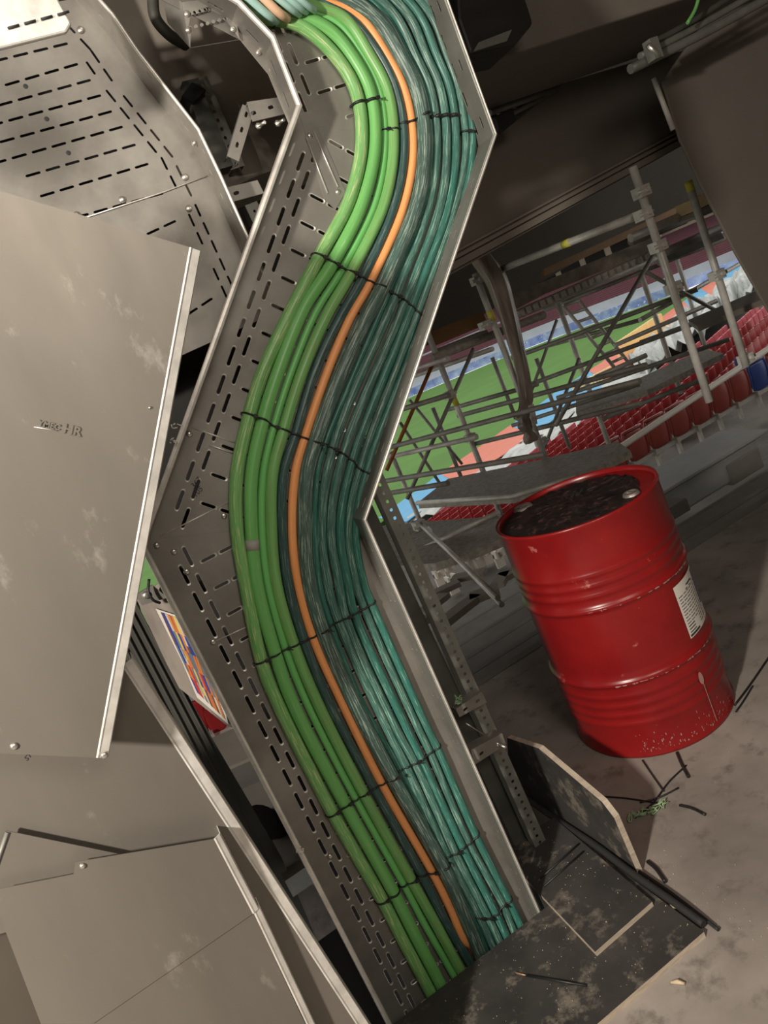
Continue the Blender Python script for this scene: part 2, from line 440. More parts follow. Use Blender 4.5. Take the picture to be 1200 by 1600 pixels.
# soffit line on ceiling beam
# raker beam across the view
rk = [(640, 462), (690, 437), (1065, 228), (1120, 196), (1180, 60), (1020, 88), (880, 130), (786, 206), (740, 240), (640, 300)]
b = MB(); b.prism([aY(x, y, 4.0) for x, y in rk], (0, .55, 0)); struct(b.build('wall_raker', M['smooth']))
for k, (dz, hh, yy) in enumerate(((0.0, .035, 3.97), (.045, .018, 3.975), (.075, .012, 3.98))):
    b = MB(); p = aY(660, 448, 4.0); q = aY(1075, 221, 4.0); up = V((0, 0, 1))
    b.prism([V((p.x, yy, p.z + dz)), V((q.x, yy, q.z + dz)), V((q.x, yy, q.z + dz + hh)), V((p.x, yy, p.z + dz + hh))], (0, .1, 0))
    struct(b.build('trim_%d' % (k + 2), M['trimc']))
# right-hand leaning column
ck = [(1032, 128), (1060, 220), (1090, 285), (1146, 395), (1200, 490), (1300, 680), (1600, 600), (1500, -60), (1180, -80), (1080, 60)]
b = MB(); b.prism([aY(x, y, 3.45) for x, y in ck], (.66, .6, 0)); struct(bevel(b.build('wall_column', M['smooth']), .02, 2))
# balcony front / soffit beyond the scaffold deck (shades the view)
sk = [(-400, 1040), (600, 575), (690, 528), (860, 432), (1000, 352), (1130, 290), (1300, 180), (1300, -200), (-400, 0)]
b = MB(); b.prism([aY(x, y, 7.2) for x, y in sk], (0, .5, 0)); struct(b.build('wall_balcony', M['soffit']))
slab('ceiling_outer', -6, 22, 4.4, 15.5, 3.4, 3.8, M['smooth'])

# terraces stepping down in front of the floor edge
T = [(FE, 0, -.42), (4.15, -.42, -.85), (5.25, -.85, -1.3), (6.5, -1.3, -1.75), (7.9, -1.75, -2.2), (9.3, -2.2, -2.62)]
for i, (y, zt, zb) in enumerate(T):
    y2 = T[i + 1][0] if i + 1 < len(T) else 13.6
    b = MB(); b.box((5.5, (y + y2) / 2, zb - .6), (21, y2 - y, 1.2))
    b.box((5.5, y + .04, (zt + zb) / 2 if i else -.21), (21, .06, zt - zb - .004))
    b.box((5.5, y + .16, zb + .02), (21, .10, .03))
    struct(b.build('floor_step_%d' % (i + 1), M['step']))

# ------------------------------------------------------------------ stadium bowl
far = [(77, 73.7), (76.5, 77), (74.8, 80.5), (72.4, 83.5), (68, 91.5), (60.3, 99.6), (48.3, 105.4), (20, 114), (-60, 122)]
b = MB(); near0 = T0 + TU * -90; pit = [(near0.x, near0.y)] + [(77, 73.9)] + far[1:]
b.prism([V((x, y, -9)) for x, y in pit], (0, 0, -.3)); o = b.build('pitch', M['grass'])
struct(o, 'mown green football pitch seen through the scaffold', 'pitch')
# long curved far stand, swept profile
fl = catmull([V((x, y, 0)) for x, y in [(92, 66), (86, 72)] + far[2:]], 4)
cen = V((20, 60, 0))
def out(i):
    a = fl[max(0, i - 1)]; c = fl[min(len(fl) - 1, i + 1)]; t = (c - a).normalized(); n = V((-t.y, t.x, 0))
    return n if n.dot(fl[i] - cen) > 0 else -n
def farsweep(name, prof, m, label=None, cat=None, kind=None):
    b = MB(); pts = fl; fr = []
    for i in range(len(fl)): fr.append((out(i), V((0, 0, 1))))
    b.sweep(prof, pts, fr); o = b.build(name, m, fixn=True)
    if kind: tag(o, label, cat, None, kind)
    else: struct(o, label, cat)
    return o
farsweep('advertising_board_band', [(0.2, -9), (0.6, -9), (0.6, -7.9), (0.2, -7.9)], M['ledboard'], 'long blue and white board band round the far end of the pitch', 'advertising board')
farsweep('wall_far', [(2.5, -9), (3.0, -9), (3.0, -6.9), (2.5, -6.9)], M['grey'])
prof = [(3.0, -7.2)]; z = -7.2; x = 3.0
for k in range(22):
    prof += [(x, z + .22), (x + .8, z + .22)]; x += .8; z += .22
prof += [(x, -9)]
farsweep('seating', prof, M['maroon'], 'maroon seat tiers of the far stand beyond the pitch', 'seating', 'stuff')
farsweep('trim_9', [(11.0, -4.9), (11.3, -4.9), (11.3, -4.55), (11.0, -4.55)], M['grey'])
farsweep('wall_concourse', [(x, -3), (x + 1, -3), (x + 1, 3.2), (x, 3.2)], M['beige'])
farsweep('ceiling_far', [(x - 8, 1.0), (x + 10, 1.0), (x + 10, 9), (x - 8, 9)], M['smooth'])
i = 0
for i in range(2, len(fl) - 1, 1):
    n = out(i); t = V((-n.y, n.x, 0)); c = fl[i] + n * (x - .1)
    b = MB(); b.box((c.x, c.y, -1.1), (3.2, .3, 1.8), Matrix.Rotation(atan2(t.y, t.x), 3, 'Z'))
    o = b.build('vomitory_opening', M['dark']); o.name = 'door_%d' % (i + 10); struct(o)

# near lower bowl: concrete rake under the seats, sheets and panels
b = MB()
b.prism([bowl_pt(-80, 0, -.45), bowl_pt(110, 0, -.45), bowl_pt(110, 30, -.45), bowl_pt(-80, 28, -.45)], (0, 0, -.6))
struct(b.build('floor_bowl', M['step']))

# white dust sheets draped over the lower rows
def sheet(name, quad, m, label, cat, group=None, nu=16, nv=6, amp=.18, seed=0, lift=.25):
    rnd = random.Random(seed); b = MB(); A, B_, C_, D = [V(q) for q in quad]; vs_ = []
    for j in range(nv + 1):
        for i in range(nu + 1):
            s_, t_ = i / nu, j / nv
            p = (A * (1 - s_) + B_ * s_) * (1 - t_) + (D * (1 - s_) + C_ * s_) * t_
            p = p + V((0, 0, lift + rnd.uniform(-amp, amp)))
            vs_.append(p)
    k = nu + 1
    b.add(vs_, [(j*k+i, j*k+i+1, (j+1)*k+i+1, (j+1)*k+i) for j in range(nv) for i in range(nu)])
    o = b.build(name, m); md = o.modifiers.new('s', 'SOLIDIFY'); md.thickness = .03
    return tag(o, label, cat, group)

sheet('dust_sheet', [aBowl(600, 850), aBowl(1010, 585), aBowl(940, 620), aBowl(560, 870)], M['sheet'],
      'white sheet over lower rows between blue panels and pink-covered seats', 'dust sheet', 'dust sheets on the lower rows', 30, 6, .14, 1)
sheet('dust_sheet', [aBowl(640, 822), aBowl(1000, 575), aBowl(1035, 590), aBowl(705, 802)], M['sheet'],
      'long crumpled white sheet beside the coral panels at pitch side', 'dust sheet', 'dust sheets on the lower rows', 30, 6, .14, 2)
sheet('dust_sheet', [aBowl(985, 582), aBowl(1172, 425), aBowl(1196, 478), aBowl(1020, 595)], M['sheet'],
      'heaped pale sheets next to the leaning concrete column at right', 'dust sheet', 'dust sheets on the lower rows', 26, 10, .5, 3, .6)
# blue and coral panels along the pitch edge
cols = [(595, 817, 640, 826, 'b'), (690, 747, 722, 766, 'o'), (800, 671, 835, 690, 'b'), (868, 620, 905, 640, 'b'), (922, 585, 955, 608, 'o'),
        (980, 545, 1010, 566, 'w'), (1030, 503, 1062, 525, 'o'), (1070, 475, 1092, 500, 'b'), (1096, 455, 1128, 480, 'o'), (1122, 438, 1155, 460, 'b'), (1154, 413, 1180, 440, 'o'), (1195, 385, 1220, 412, 'x')]
names = ['sky-blue ground sheet at pitch edge, left end of the row by the perforated strut', 'coral sheet at pitch edge behind the leftmost tall scaffold post',
         'blue pitch-side sheet under the hanging plastic wrap', 'small blue pitch-side sheet right of the hanging plastic wrap',
         'coral pitch-side sheet above the timber stack', 'stacked timber yellowish sheet between coral sheets',
         'coral panel between the two right-hand tall scaffold posts, lower', 'blue panel between two coral panels near the column',
         'coral panel left of the last blue panel near the column', 'bright blue panel beside the leaning column', 'coral sliver of panel touching the leaning column']
mm = {'b': M['bluep'], 'o': M['orangep'], 'w': M['yplank']}
for i in range(len(cols) - 1):
    a = cols[i]; c = cols[i + 1]
    sheet('pitch_side_panel', [aBowl(a[0], a[1]), aBowl(c[0], c[1]), aBowl(c[2], c[3]), aBowl(a[2], a[3])], mm[a[4]],
          names[i], 'panel', 'panels along the pitch edge', 6, 3, .03, 20 + i, .3)
# timber pallets (pale slatted stack)
t = empty('pallet_stack', aBowl(1000, 560), 'pale slatted timber stack standing at the pitch side behind the scaffold', 'pallet stack')
b = MB()
p0, p1 = aBowl(975, 570), aBowl(1040, 525)
for k in range(16):
    p = p0.lerp(p1, k / 15); b.box(p + V((0, 0, .75)), (.35, .2, 1.5))
b.box((p0 + p1) / 2 + V((0, .2, .3)), (0.2, .2, .2)); b.build('slat', M['yplank'], t)
t2 = empty('pallet_stack', aBowl(935, 605), 'smaller pale slatted timber stack lying below the deck plank', 'pallet stack')
b = MB(); p0, p1 = aBowl(905, 622), aBowl(958, 596)
for k in range(12):
    p = p0.lerp(p1, k / 11); b.box(p + V((0, 0, .4)), (.35, .2, .8))
b.build('slat', M['yplank'], t2)

# ------------------------------------------------------------------ seats
def seat_parts(w_=.44, h=.80, pan=True):
    """tip-up seat: returns builder for shell and for pan; local x along the row, +y towards the pitch, z up"""
    sh = MB(); n = 8; m_ = 8; vs_ = []
    for j in range(m_ + 1):
        z = .34 + (h - .34) * j / m_
        for i in range(n + 1):
            s_ = i / n * 2 - 1
            wdt = w_ / 2 * (1 - .12 * abs(2 * j / m_ - 1) ** 3)
            y = -.10 - .10 * (z - .34) + .07 * s_ * s_ - .03 * sin(pi * j / m_)
            vs_.append((s_ * wdt, y, z + .015 * (1 - s_ * s_)))
    k = n + 1
    sh.add(vs_, [(j*k+i, j*k+i+1, (j+1)*k+i+1, (j+1)*k+i) for j in range(m_) for i in range(n)], True)
    sh.tube([V(vs_[m_ * k + i]) for i in range(k)], .014, 6)
    sh.tube([V(vs_[j * k]) for j in range(m_ + 1)], .012, 6); sh.tube([V(vs_[j * k + n]) for j in range(m_ + 1)], .012, 6)
    pn = MB(); vs_ = []
    for j in range(7):
        for i in range(n + 1):
            s_ = i / n * 2 - 1; z = .36 + .36 * j / 6
            vs_.append((s_ * w_ / 2 * .88, .06 + .05 * sin(pi * j / 6) + .02 * s_ * s_, z))
    pn.add(vs_, [(j*k+i, j*k+i+1, (j+1)*k+i+1, (j+1)*k+i) for j in range(6) for i in range(n)], True)
    return sh, pn

# near row, seen from behind, with brackets on a rail
near_x = [8.05 + .52 * k for k in range(10)]
ords = ['first', 'second', 'third', 'fourth', 'fifth', 'sixth', 'seventh', 'eighth', 'ninth', 'tenth']
sh, pn = seat_parts(.47, .92)
for k, X in enumerate(near_x):
    navy = (k == 7)
    st = empty('stadium_seat', (X, 11.1, -2.5),
               ('navy seat back in the near row, at the right picture edge' if navy else
                'dark red tip-up seat seen from behind, %s from the left in the nearest row' % ords[k]), 'seat', 'seats of the nearest row')
    if k == 0:
        a = sh.build('backrest', M['seatnear'], st); md = a.modifiers.new('s', 'SOLIDIFY'); md.thickness = .018
        c = pn.build('seat_pan', M['seatnear'], st)
        br = MB(); br.box((-.24, -.12, .36), (.05, .16, .10)); br.box((-.24, -.16, .24), (.06, .07, .30)); br.box((-.24, -.06, .46), (.035, .05, .25))
        br.tube([(-.24, -.20, .30), (-.24, -.05, .36)], .035, 8)
        d = br.build('bracket', M['bracket'], st)
        for q in (a, c, d): q.matrix_parent_inverse = Matrix.Identity(4)
        A0, C0, D0 = a, c, d
    else:
        for q0 in (A0, C0, D0):
            q = q0.copy(); COL.objects.link(q); q.parent = st; q.matrix_parent_inverse = Matrix.Identity(4)
            if navy and q0 is not D0:
                q.data = q0.data.copy(); q.data.materials[0] = M['seatblue']
b = MB(); b.box((10.4, 11.0, -2.16), (5.3, .09, .07))
tag(b.build('seat_rail', M['bracket']), 'pale rail carrying the nearest row of seats', 'rail')
# rows farther down the bowl
sh, pn = seat_parts(.46, .80)
b = MB(); b.v = sh.v + []; b.f = [list(q) for q in sh.f]; b.sm = list(sh.sm); b.mi = list(sh.mi); b.uv = list(sh.uv)
b.add([V(p) for p in pn.v], pn.f, True)
proto = b.build('stadium_seat', M['seatred'])
seatmesh = proto.data
bpy.data.objects.remove(proto)
bluemesh = seatmesh.copy(); bluemesh.materials[0] = M['seatblue']
pos = []
for r_ in range(17):
    v_ = 28.2 - .85 * r_
    for i in range(-60, 120):
        p = bowl_pt(i * .52 - 12, v_, 0); p.z += -.35
        if p.y < 12.1: continue
        x_, y_ = project(p + V((0, 0, .5)))
        if not (560 < x_ < 1215 and 400 < y_ < 905): continue
        # stay below the sheet boundary line of the photograph's red block
        q = project(p + V((0, 0, .45)))
        yb = 870 + (q[0] - 590) * (480 - 870) / (1195 - 590)
        if q[1] < yb + 4: continue
        pos.append(((p - EYE).length, p, r_, i))
pos.sort(key=lambda a: a[0])
ang = atan2(TU.y, TU.x)
o_words = ['first', 'second', 'third', 'fourth', 'fifth', 'sixth', 'seventh', 'eighth', 'ninth', 'tenth', 'eleventh', 'twelfth', 'thirteenth', 'fourteenth', 'fifteenth', 'sixteenth', 'seventeenth', 'eighteenth', 'nineteenth']
tens = ['', '', 'twenty', 'thirty', 'forty', 'fifty', 'sixty']
def word(n):
    return o_words[n - 1] if n < 20 else (tens[n // 10][:-1] + 'ieth' if n % 10 == 0 else tens[n // 10] + '-' + o_words[n % 10 - 1])
rows_ = sorted({a[2] for a in pos[:297]})
def seat_label(k):
    r_ = pos[k][2]; c_ = sorted(a[3] for a in pos[:297] if a[2] == r_)
    return 'small red tip-up seat, %s row below the scaffold, %s from the left in that row' % (word(rows_.index(r_) + 1), word(c_.index(pos[k][3]) + 1))
blue_ids = {37, 90, 155}
for k, (d, p, r_, i) in enumerate(pos[:297]):
    o = bpy.data.objects.new('stadium_seat', bluemesh if k in blue_ids else seatmesh); COL.objects.link(o)
    o.location = p; o.rotation_euler = (0, 0, ang)
    if k in blue_ids:
        tag(o, 'lone blue seat among the red rows, %s of the three' % {37: 'nearest', 90: 'middle one', 155: 'farthest'}[k], 'seat', 'stadium seats below the scaffold')
    else:
        tag(o, seat_label(k), 'seat', 'stadium seats below the scaffold')
b = MB()
for (d, p, r_, i) in pos[297:]:
    c = p + V((0, 0, .55)); R = Matrix.Rotation(ang, 3, 'Z')
    b.box(c, (.44, .06, .46), R); b.box(c + R @ V((0, .12, -.02)), (.38, .05, .34), R)
if b.v: tag(b.build('stadium_seating', M['pinknet']), 'mass of farther red seats down towards the white sheets', 'seating', None, 'stuff')

# white brackets without seats, on the terrace left of the drum
for k, (px_, py_) in enumerate([(682, 893), (697, 882), (727, 870), (744, 863), (757, 857), (775, 862), (702, 903)]):
    p = aZ(px_, py_, -2.3); b = MB()
    b.box((p.x, p.y, -2.45), (.16, .05, .26)); b.box((p.x - .06, p.y - .05, -2.32), (.04, .14, .14)); b.box((p.x + .06, p.y - .05, -2.32), (.04, .14, .14))
    tag(b.build('seat_bracket', M['whitepipe']), 'empty white seat bracket on the terrace, %s from the left beside the drum' % ords[k], 'bracket', 'empty seat brackets')
b = MB(); b.tube([aZ(650, 903, -2.2), aZ(700, 868, -2.2), aZ(790, 815, -2.2)], .018, 6)
tag(b.build('barrier_tape', mat('red_white_tape', (.75, .70, .68), .6, 0, c2=(.55, .05, .05), vscale=9)), 'red and white barrier tape strung left of the drum', 'tape')
# long white rail across the seats
b = MB(); p = aBowl(1194, 550, 1.0); p1 = aY(935, 722, 9.6); p2 = aY(1250, 512, 9.6)
b.tube([p1, p2], .05, 12); tag(b.build('white_rail', M['whitepipe']), 'long white pipe handrail running above the nearest red seats', 'rail')
b = MB(); b.tube([aY(880, 742, 9.3), aY(950, 712, 9.5)], .06, 10)
tag(b.build('guard_rail', M['tube']), 'short steel rail end left of the white pipe behind the drum', 'rail')

# box on the terrace to the right
t = empty('wrapped_box', aZ(1040, 800, -.85) , 'low grey wrapped box lying on the terrace right of the drum', 'box')
b = MB(); q = [aZ(1020, 800, -.85), aZ(1100, 790, -.85), aZ(1160, 812, -.85), aZ(1075, 822, -.85)]
q0 = aZ(1048, 812, -.85); b.box(q0 + V((.45, .25, .13)), (1.5, .55, .26)); bevel(b.build('carton', M['boxgrey'], t), .03, 2)
b = MB(); b.box(q0 + V((.55, .25, .275)), (1.6, .62, .03)); bevel(b.build('lid', M['boxgrey'], t), .01, 2)
b = MB(); q0 = aZ(1165, 748, -.85); b.box(q0 + V((.1, .2, .08)), (.42, .3, .2)); tag(bevel(b.build('concrete_block', M['step']), .01), 'small pale block on the terrace at the right picture edge', 'block')
b = MB(); q0 = aZ(1050, 812, -.42); b.box(q0 + V((0, .1, .05)), (.34, .26, .10)); tag(bevel(b.build('concrete_block', M['step']), .01), 'small pale block beside the rim of the red drum', 'block')
# offcuts lying on the terraces left of the drum
rnd = random.Random(3)
for k, (x_, y_, z_) in enumerate([(700, 925, -.85), (735, 905, -.85), (760, 935, -.42), (806, 898, -.85), (720, 962, -.42), (785, 912, -.85), (680, 950, -.85), (650, 985, -.42)]):
    p = aZ(x_, y_, z_); b = MB(); b.box(p + V((0, 0, .04)), (rnd.uniform(.22, .45), rnd.uniform(.08, .16), .05), Matrix.Rotation(rnd.uniform(-1, 1), 3, 'Z'))
    tag(b.build('board_offcut', M['trimc']), 'pale board offcut on the terrace left of the drum, %s' % ['third from top', 'second from top', 'sixth', 'topmost', 'seventh', 'fourth', 'fifth', 'lowest'][k], 'offcut', 'offcuts on the terrace')

# ------------------------------------------------------------------ scaffold
scf = empty('scaffold', (3.1, 5.1, -1.3), 'galvanised tube scaffold with decks standing on the terraces before the pitch', 'scaffold')
def hz(P1, y1, P2):
    a = aY(*P1, y1); return a, aZ(*P2, a.z)
def vert(P1, P2, xy, over=(0, 0)):
    X, Y = xy
    za = aY(*P1, Y).z; zb = aY(*P2, Y).z
    xa = (aY(*P1, Y).x + aY(*P2, Y).x) / 2
    return V((xa, Y, za)), V((xa, Y, zb))
def tubepart(name, a, c, m, r=.0242, yel=None):
    b = MB(); b.tube([a, c], r, 12); o = b.build(name, m, scf)
    if yel is not None:
        for s_ in yel:
            p = a.lerp(c, s_); q = a.lerp(c, s_ + .05); y_ = MB(); y_.tube([p, q], r * 1.06, 12); y_.build('marking_tape', M['yellow'], o)
    return o
def coupler(p, axis=None):
    b = MB(); b.box(p, (.075, .075, .06)); b.tube([p + V((-.06, -.03, 0)), p + V((.05, -.03, 0))], .012, 8); b.tube([p + V((.0, -.06, 0.0)), p + V((.02, .05, 0))], .014, 8)
    b.build('coupler', M['tube'], scf)
STD = [((667, 513), (790, 828), 5.78, [.32]), ((740, 428), (868, 752), 5.1, [.17, .60]), ((985, 262), (1112, 626), 3.6, None), ((1073, 284), (1168, 572), 3.85, [0.0]),
       ((866, 470), (962, 712), 6.18, None), ((994, 412), (1066, 614), 5.88, None), ((1054, 395), (1105, 550), 6.6, None), ((606, 708), (686, 872), 7.0, [.36]),
       ((770, 558), (805, 655), 8.0, None), ((676, 637), (720, 744), 8.2, None), ((838, 560), (890, 700), 7.6, None)]
sp = []
for i, (P1, P2, Y, yel) in enumerate(STD):
    a, c = vert(P1, P2, (0, Y)); sp.append((a, c))
    tubepart('standard', a, c, M['tube'] if i not in (8, 9, 10) else M['tubedark'], yel=yel)
# nearest bright top rail
LED = [((782, 421), 5.0, (1006, 333), 3.62, 'tube', [.5]), ((560, 660), 6.0, (702, 617), None, 'tubedark', None), ((716, 650), 6.0, (1010, 570), None, 'tubedark', None),
       ((560, 712), 6.2, (1000, 595), None, 'tubedark', None), ((600, 716), 6.0, (745, 683), None, 'tube', None), ((600, 752), 5.6, (852, 710), None, 'tubedark', None),
       ((600, 772), 5.6, (700, 755), None, 'tubedark', None), ((800, 560), 6.2, (1090, 452), None, 'tubedark', None), ((830, 600), 6.0, (1100, 500), None, 'tubedark', None),
       ((870, 622), 6.0, (1140, 530), None, 'tubedark', None), ((740, 694), 5.8, (1000, 630), None, 'tubedark', None), ((800, 665), 6.5, (1000, 600), None, 'tubedark', None),
       ((930, 590), 5.0, (1010, 555), None, 'tube', None), ((1000, 500), 5.2, (1160, 410), None, 'tube', None), ((840, 545), 7.0, (1000, 500), None, 'tubedark', None),
       ((850, 485), 6.4, (1040, 410), None, 'tubedark', None), ((1000, 535), 6.0, (1180, 470), None, 'tubedark', None), ((960, 540), 5.5, (1120, 470), None, 'tube', None),
        ((940, 655), 5.0, (1105, 590), None, 'tubedark', None), 
       ((575, 600), 6.4, (700, 560), None, 'tube', None), ((640, 590), 6.4, (770, 545), None, 'tube', None), ((700, 640), 6.4, (840, 600), None, 'tubedark', None)]
for (P1, y1, P2, y2, mk, yel) in LED:
    if y2 is None:
        a, c = hz(P1, y1, P2)
        if (a - c).length > 8 or c.y < 2.9: c = aY(*P2, max(3.3, y1 - 1.2))
    else: a, c = aY(*P1, y1), aY(*P2, y2)
    tubepart('ledger', a, c, M[mk], r=.0195 if yel is None else .0242, yel=yel)
# diagonal braces
for (P1, y1, P2, y2, mk) in [((740, 545), 5.6, (636, 780), 5.6, 'tubedark'), ((680, 560), 5.8, (604, 735), 5.8, 'rust'), ((1020, 400), 4.6, (868, 665), 4.6, 'tubedark'),
                             ((1007, 424), 4.6, (1135, 494), 5.0, 'tubedark'), ((655, 817), 4.8, (778, 934), 3.4, 'tube'), ((668, 825), 4.9, (784, 945), 3.5, 'tube'),
                             ((640, 625), 7.4, (722, 725), 7.4, 'tubedark'), ((625, 660), 7.0, (700, 775), 7.0, 'tubedark'), ((880, 478), 5.8, (965, 580), 5.8, 'tube'),
                             ((905, 470), 5.8, (985, 570), 5.8, 'tube'), ((820, 640), 6.6, (870, 500), 6.6, 'tubedark'), ((850, 700), 6.0, (905, 560), 6.0, 'tubedark'), ((655, 860), 4.6, (780, 800), 4.2, 'tube')]:
    tubepart('brace', aY(*P1, y1), aY(*P2, y2), M[mk], r=.016)
b = MB()
for k in range(9):
    f_ = k / 8; b.tube([aY(880 + 85 * f_, 478 + 102 * f_, 5.8), aY(905 + 80 * f_, 470 + 100 * f_, 5.8)], .014, 8)
b.build('ladder_rung', M['tube'], scf)
for (x_, y_, Y) in [(1002, 300, 3.6), (1005, 335, 3.6), (745, 438, 5.1), (758, 508, 5.1), (702, 617, 5.6), (735, 684, 5.5), (1028, 385, 3.6), (1052, 450, 3.7), (1120, 430, 3.85), (655, 820, 4.8), (682, 870, 4.6), (1105, 553, 6.3), (1165, 560, 3.9), (905, 598, 6.1), (962, 708, 6.1), (845, 690, 5.2)]:
    coupler(aY(x_, y_, Y))
def deck(px, z_ref, y_ref, th, m, name, edge=True):
    z0 = aY(*z_ref, y_ref).z; P_ = [aZ(x_, y_, z0) for x_, y_ in px]
    b = MB(); b.prism(P_, (0, 0, -th)); o = b.build(name, m, scf)
    return o, P_
o, P_ = deck([(652, 786), (700, 748), (800, 728), (965, 690), (985, 704), (900, 745), (800, 776)], (800, 776), 4.6, .05, M['deck'], 'deck_plank')
b = MB(); b.tube([P_[0], P_[6], P_[5]], .02, 8); b.build('deck_edge', M['tube'], o)
o, P_ = deck([(592, 822), (660, 815), (785, 806), (800, 835), (735, 862), (680, 880), (610, 885)], (785, 815), 4.2, .05, M['deck'], 'deck_plank')
o, P_ = deck([(900, 618), (1000, 590), (1100, 545), (1130, 552), (1010, 610), (900, 645)], (1010, 600), 5.6, .05, M['deck'], 'deck_plank')
o, P_ = deck([(1075, 500), (1180, 455), (1190, 468), (1090, 510)], (1100, 500), 4.6, .04, M['trimc'], 'deck_plank')
b = MB(); b.prism([aY(x_, y_, 5.6) for x_, y_ in [(795, 462), (1024, 369), (1030, 388), (850, 460), (798, 488)]], (0, .04, 0)); b.build('toe_board', M['osb'], scf)
b = MB(); b.prism([aY(x_, y_, 5.9) for x_, y_ in [(674, 518), (754, 486), (762, 506), (676, 542)]], (0, .04, 0)); b.build('plywood_sheet', M['plank'], scf)
b = MB(); b.prism([aY(x_, y_, 6.1) for x_, y_ in [(850, 420), (980, 360), (1085, 310), (1088, 318), (980, 372), (850, 432)]], (0, .04, 0)); b.build('timber_beam', M['plank'], scf)
b = MB(); b.prism([aY(x_, y_, 4.6) for x_, y_ in [(1085, 310), (1106, 299), (1113, 316), (1090, 328)]], (0, .2, 0)); b.build('yellow_plank', M['yplank'], scf)
b = MB(); b.prism([aY(x_, y_, 4.6) for x_, y_ in [(1090, 329), (1114, 317), (1118, 323), (1092, 336)]], (0, .2, 0)); b.build('pale_plank', M['trimc'], scf)
# deck underside: transoms and truss below the toe board
b = MB()
for k in range(22):
    f_ = k / 21; p = aY(800 + 225 * f_, 494 - 100 * f_, 5.5); b.box(p, (.05, .3, .05))
b.build('transom', M['deck'], scf)
for (P1, P2, Y, mk) in [((676, 560), (850, 492), 5.5, 'deck'), ((790, 500), (1040, 398), 5.5, 'tube'), ((985, 372), (1092, 326), 4.8, 'tube'), ((680, 552), (760, 520), 5.8, 'trimc'), ((1030, 398), (1135, 352), 4.8, 'tubedark'),
                    ((1030, 410), (1130, 372), 5.2, 'deck'), ((985, 378), (1090, 334), 5.2, 'trimc')]:
    tubepart('transom_tube', aY(*P1, Y), aY(*P2, Y), M[mk], r=.032)
b = MB(); b.prism([aY(x_, y_, 5.0) for x_, y_ in [(1042, 388), (1120, 352), (1132, 372), (1060, 402)]], (0, .1, 0)); b.build('deck_frame', M['darkstrut'], scf)

# hanging plastic wrap round the second post
wp = catmull([aY(752, 402, 4.95), aY(772, 430, 4.95), aY(790, 480, 4.95), aY(806, 540, 4.95), aY(818, 590, 4.95), aY(822, 625, 4.95), aY(818, 650, 4.9), aY(832, 690, 4.9)], 8)
b = MB(); n = len(wp); vs_ = []; q = 18
for i, p in enumerate(wp):
    t_ = i / (n - 1); rad = .075 * (1 - .35 * t_) * (1 + .15 * sin(9 * t_)) if t_ < .86 else .03 + .03 * abs(sin(t_ * 40))
    for k in range(q):
        a_ = 2 * pi * k / q; rr_ = rad * (1 + .16 * sin(5 * a_ + 7 * t_)); vs_.append(p + V((cos(a_) * rr_, sin(a_) * rr_ * .6, 0)))
b.add(vs_, [(i*q+k, i*q+(k+1) % q, (i+1)*q+(k+1) % q, (i+1)*q+k) for i in range(n-1) for k in range(q)], True)
tag(b.build('plastic_wrap', mat('translucent_plastic_wrap', (.42, .35, .29), .28, 0, c2=(.20, .16, .13), vscale=5, stretch=(3, 3, .5), bump=.8, bscale=9), fixn=True),
    'long bunch of creased plastic sheeting hanging beside a scaffold post', 'plastic sheeting')
b = MB(); p = aY(834, 640, 4.8); 
tag_o = MB(); tag_o.prism([aY(826, 634, 4.8), aY(834, 631, 4.8), aY(840, 662, 4.8), aY(832, 665, 4.8)], (0, .004, 0))
tag(tag_o.build('paper_tag', M['paper']), 'small white inspection tag tied to the wrapped scaffold post', 'tag')

# ------------------------------------------------------------------ overhead details at right
t = empty('loudspeaker', aY(780, 40, 2.75), 'black angular box hanging from the ceiling right of the tray', 'loudspeaker')
b = MB(); b.prism([aY(x_, y_, 2.75) for x_, y_ in [(712, -30), (810, -40), (834, 36), (806, 70), (735, 84), (716, 30)]], (0, .22, 0)); bevel(b.build('casing', M['blackbox'], t), .012, 2)
b = MB(); b.prism([aY(x_, y_, 2.74) for x_, y_ in [(748, 66), (800, 46), (792, 64), (740, 80)]], (0, .02, 0)); b.build('grille', M['strut'], t)
t = empty('ventilation_grille', aY(820, 160, 4.2), 'slatted metal vent between ceiling beam and raker beside the tray corner', 'vent')
b = MB(); b.prism([aY(x_, y_, 3.98) for x_, y_ in [(764, 168), (884, 128), (826, 172), (775, 210)]], (0, .02, 0)); b.build('frame', M['darkstrut'], t)
b = MB()
for k in range(5):
    p = aY(772 + k * 22, 172 - k * 8, 3.95); q_ = aY(784 + k * 22, 158 - k * 7, 3.95); b.tube([p, aY(790 + k * 20, 200 - k * 14 - 14, 3.95)], .01, 6)
b.tube([aY(766, 176, 3.94), aY(870, 140, 3.94)], .018, 6); b.tube([aY(778, 190, 3.94), aY(850, 152, 3.94)], .014, 6); b.build('slat', M['strut'], t)
b = MB(); b.prism([aY(x_, y_, 3.7) for x_, y_ in [(772, 182), (802, 168), (808, 188), (778, 206)]], (0, .31, 0)); tag(bevel(b.build('junction_box', M['blackbox']), .01), 'small black box tucked behind the tray corner under the vent', 'box')
b = MB(); b.tube([aY(1021, 122, 3.4), aY(1052, 203, 3.4)], .014, 10); tag(b.build('conduit', M['tube']), 'short bright pipe hung upright left of the leaning column', 'pipe')
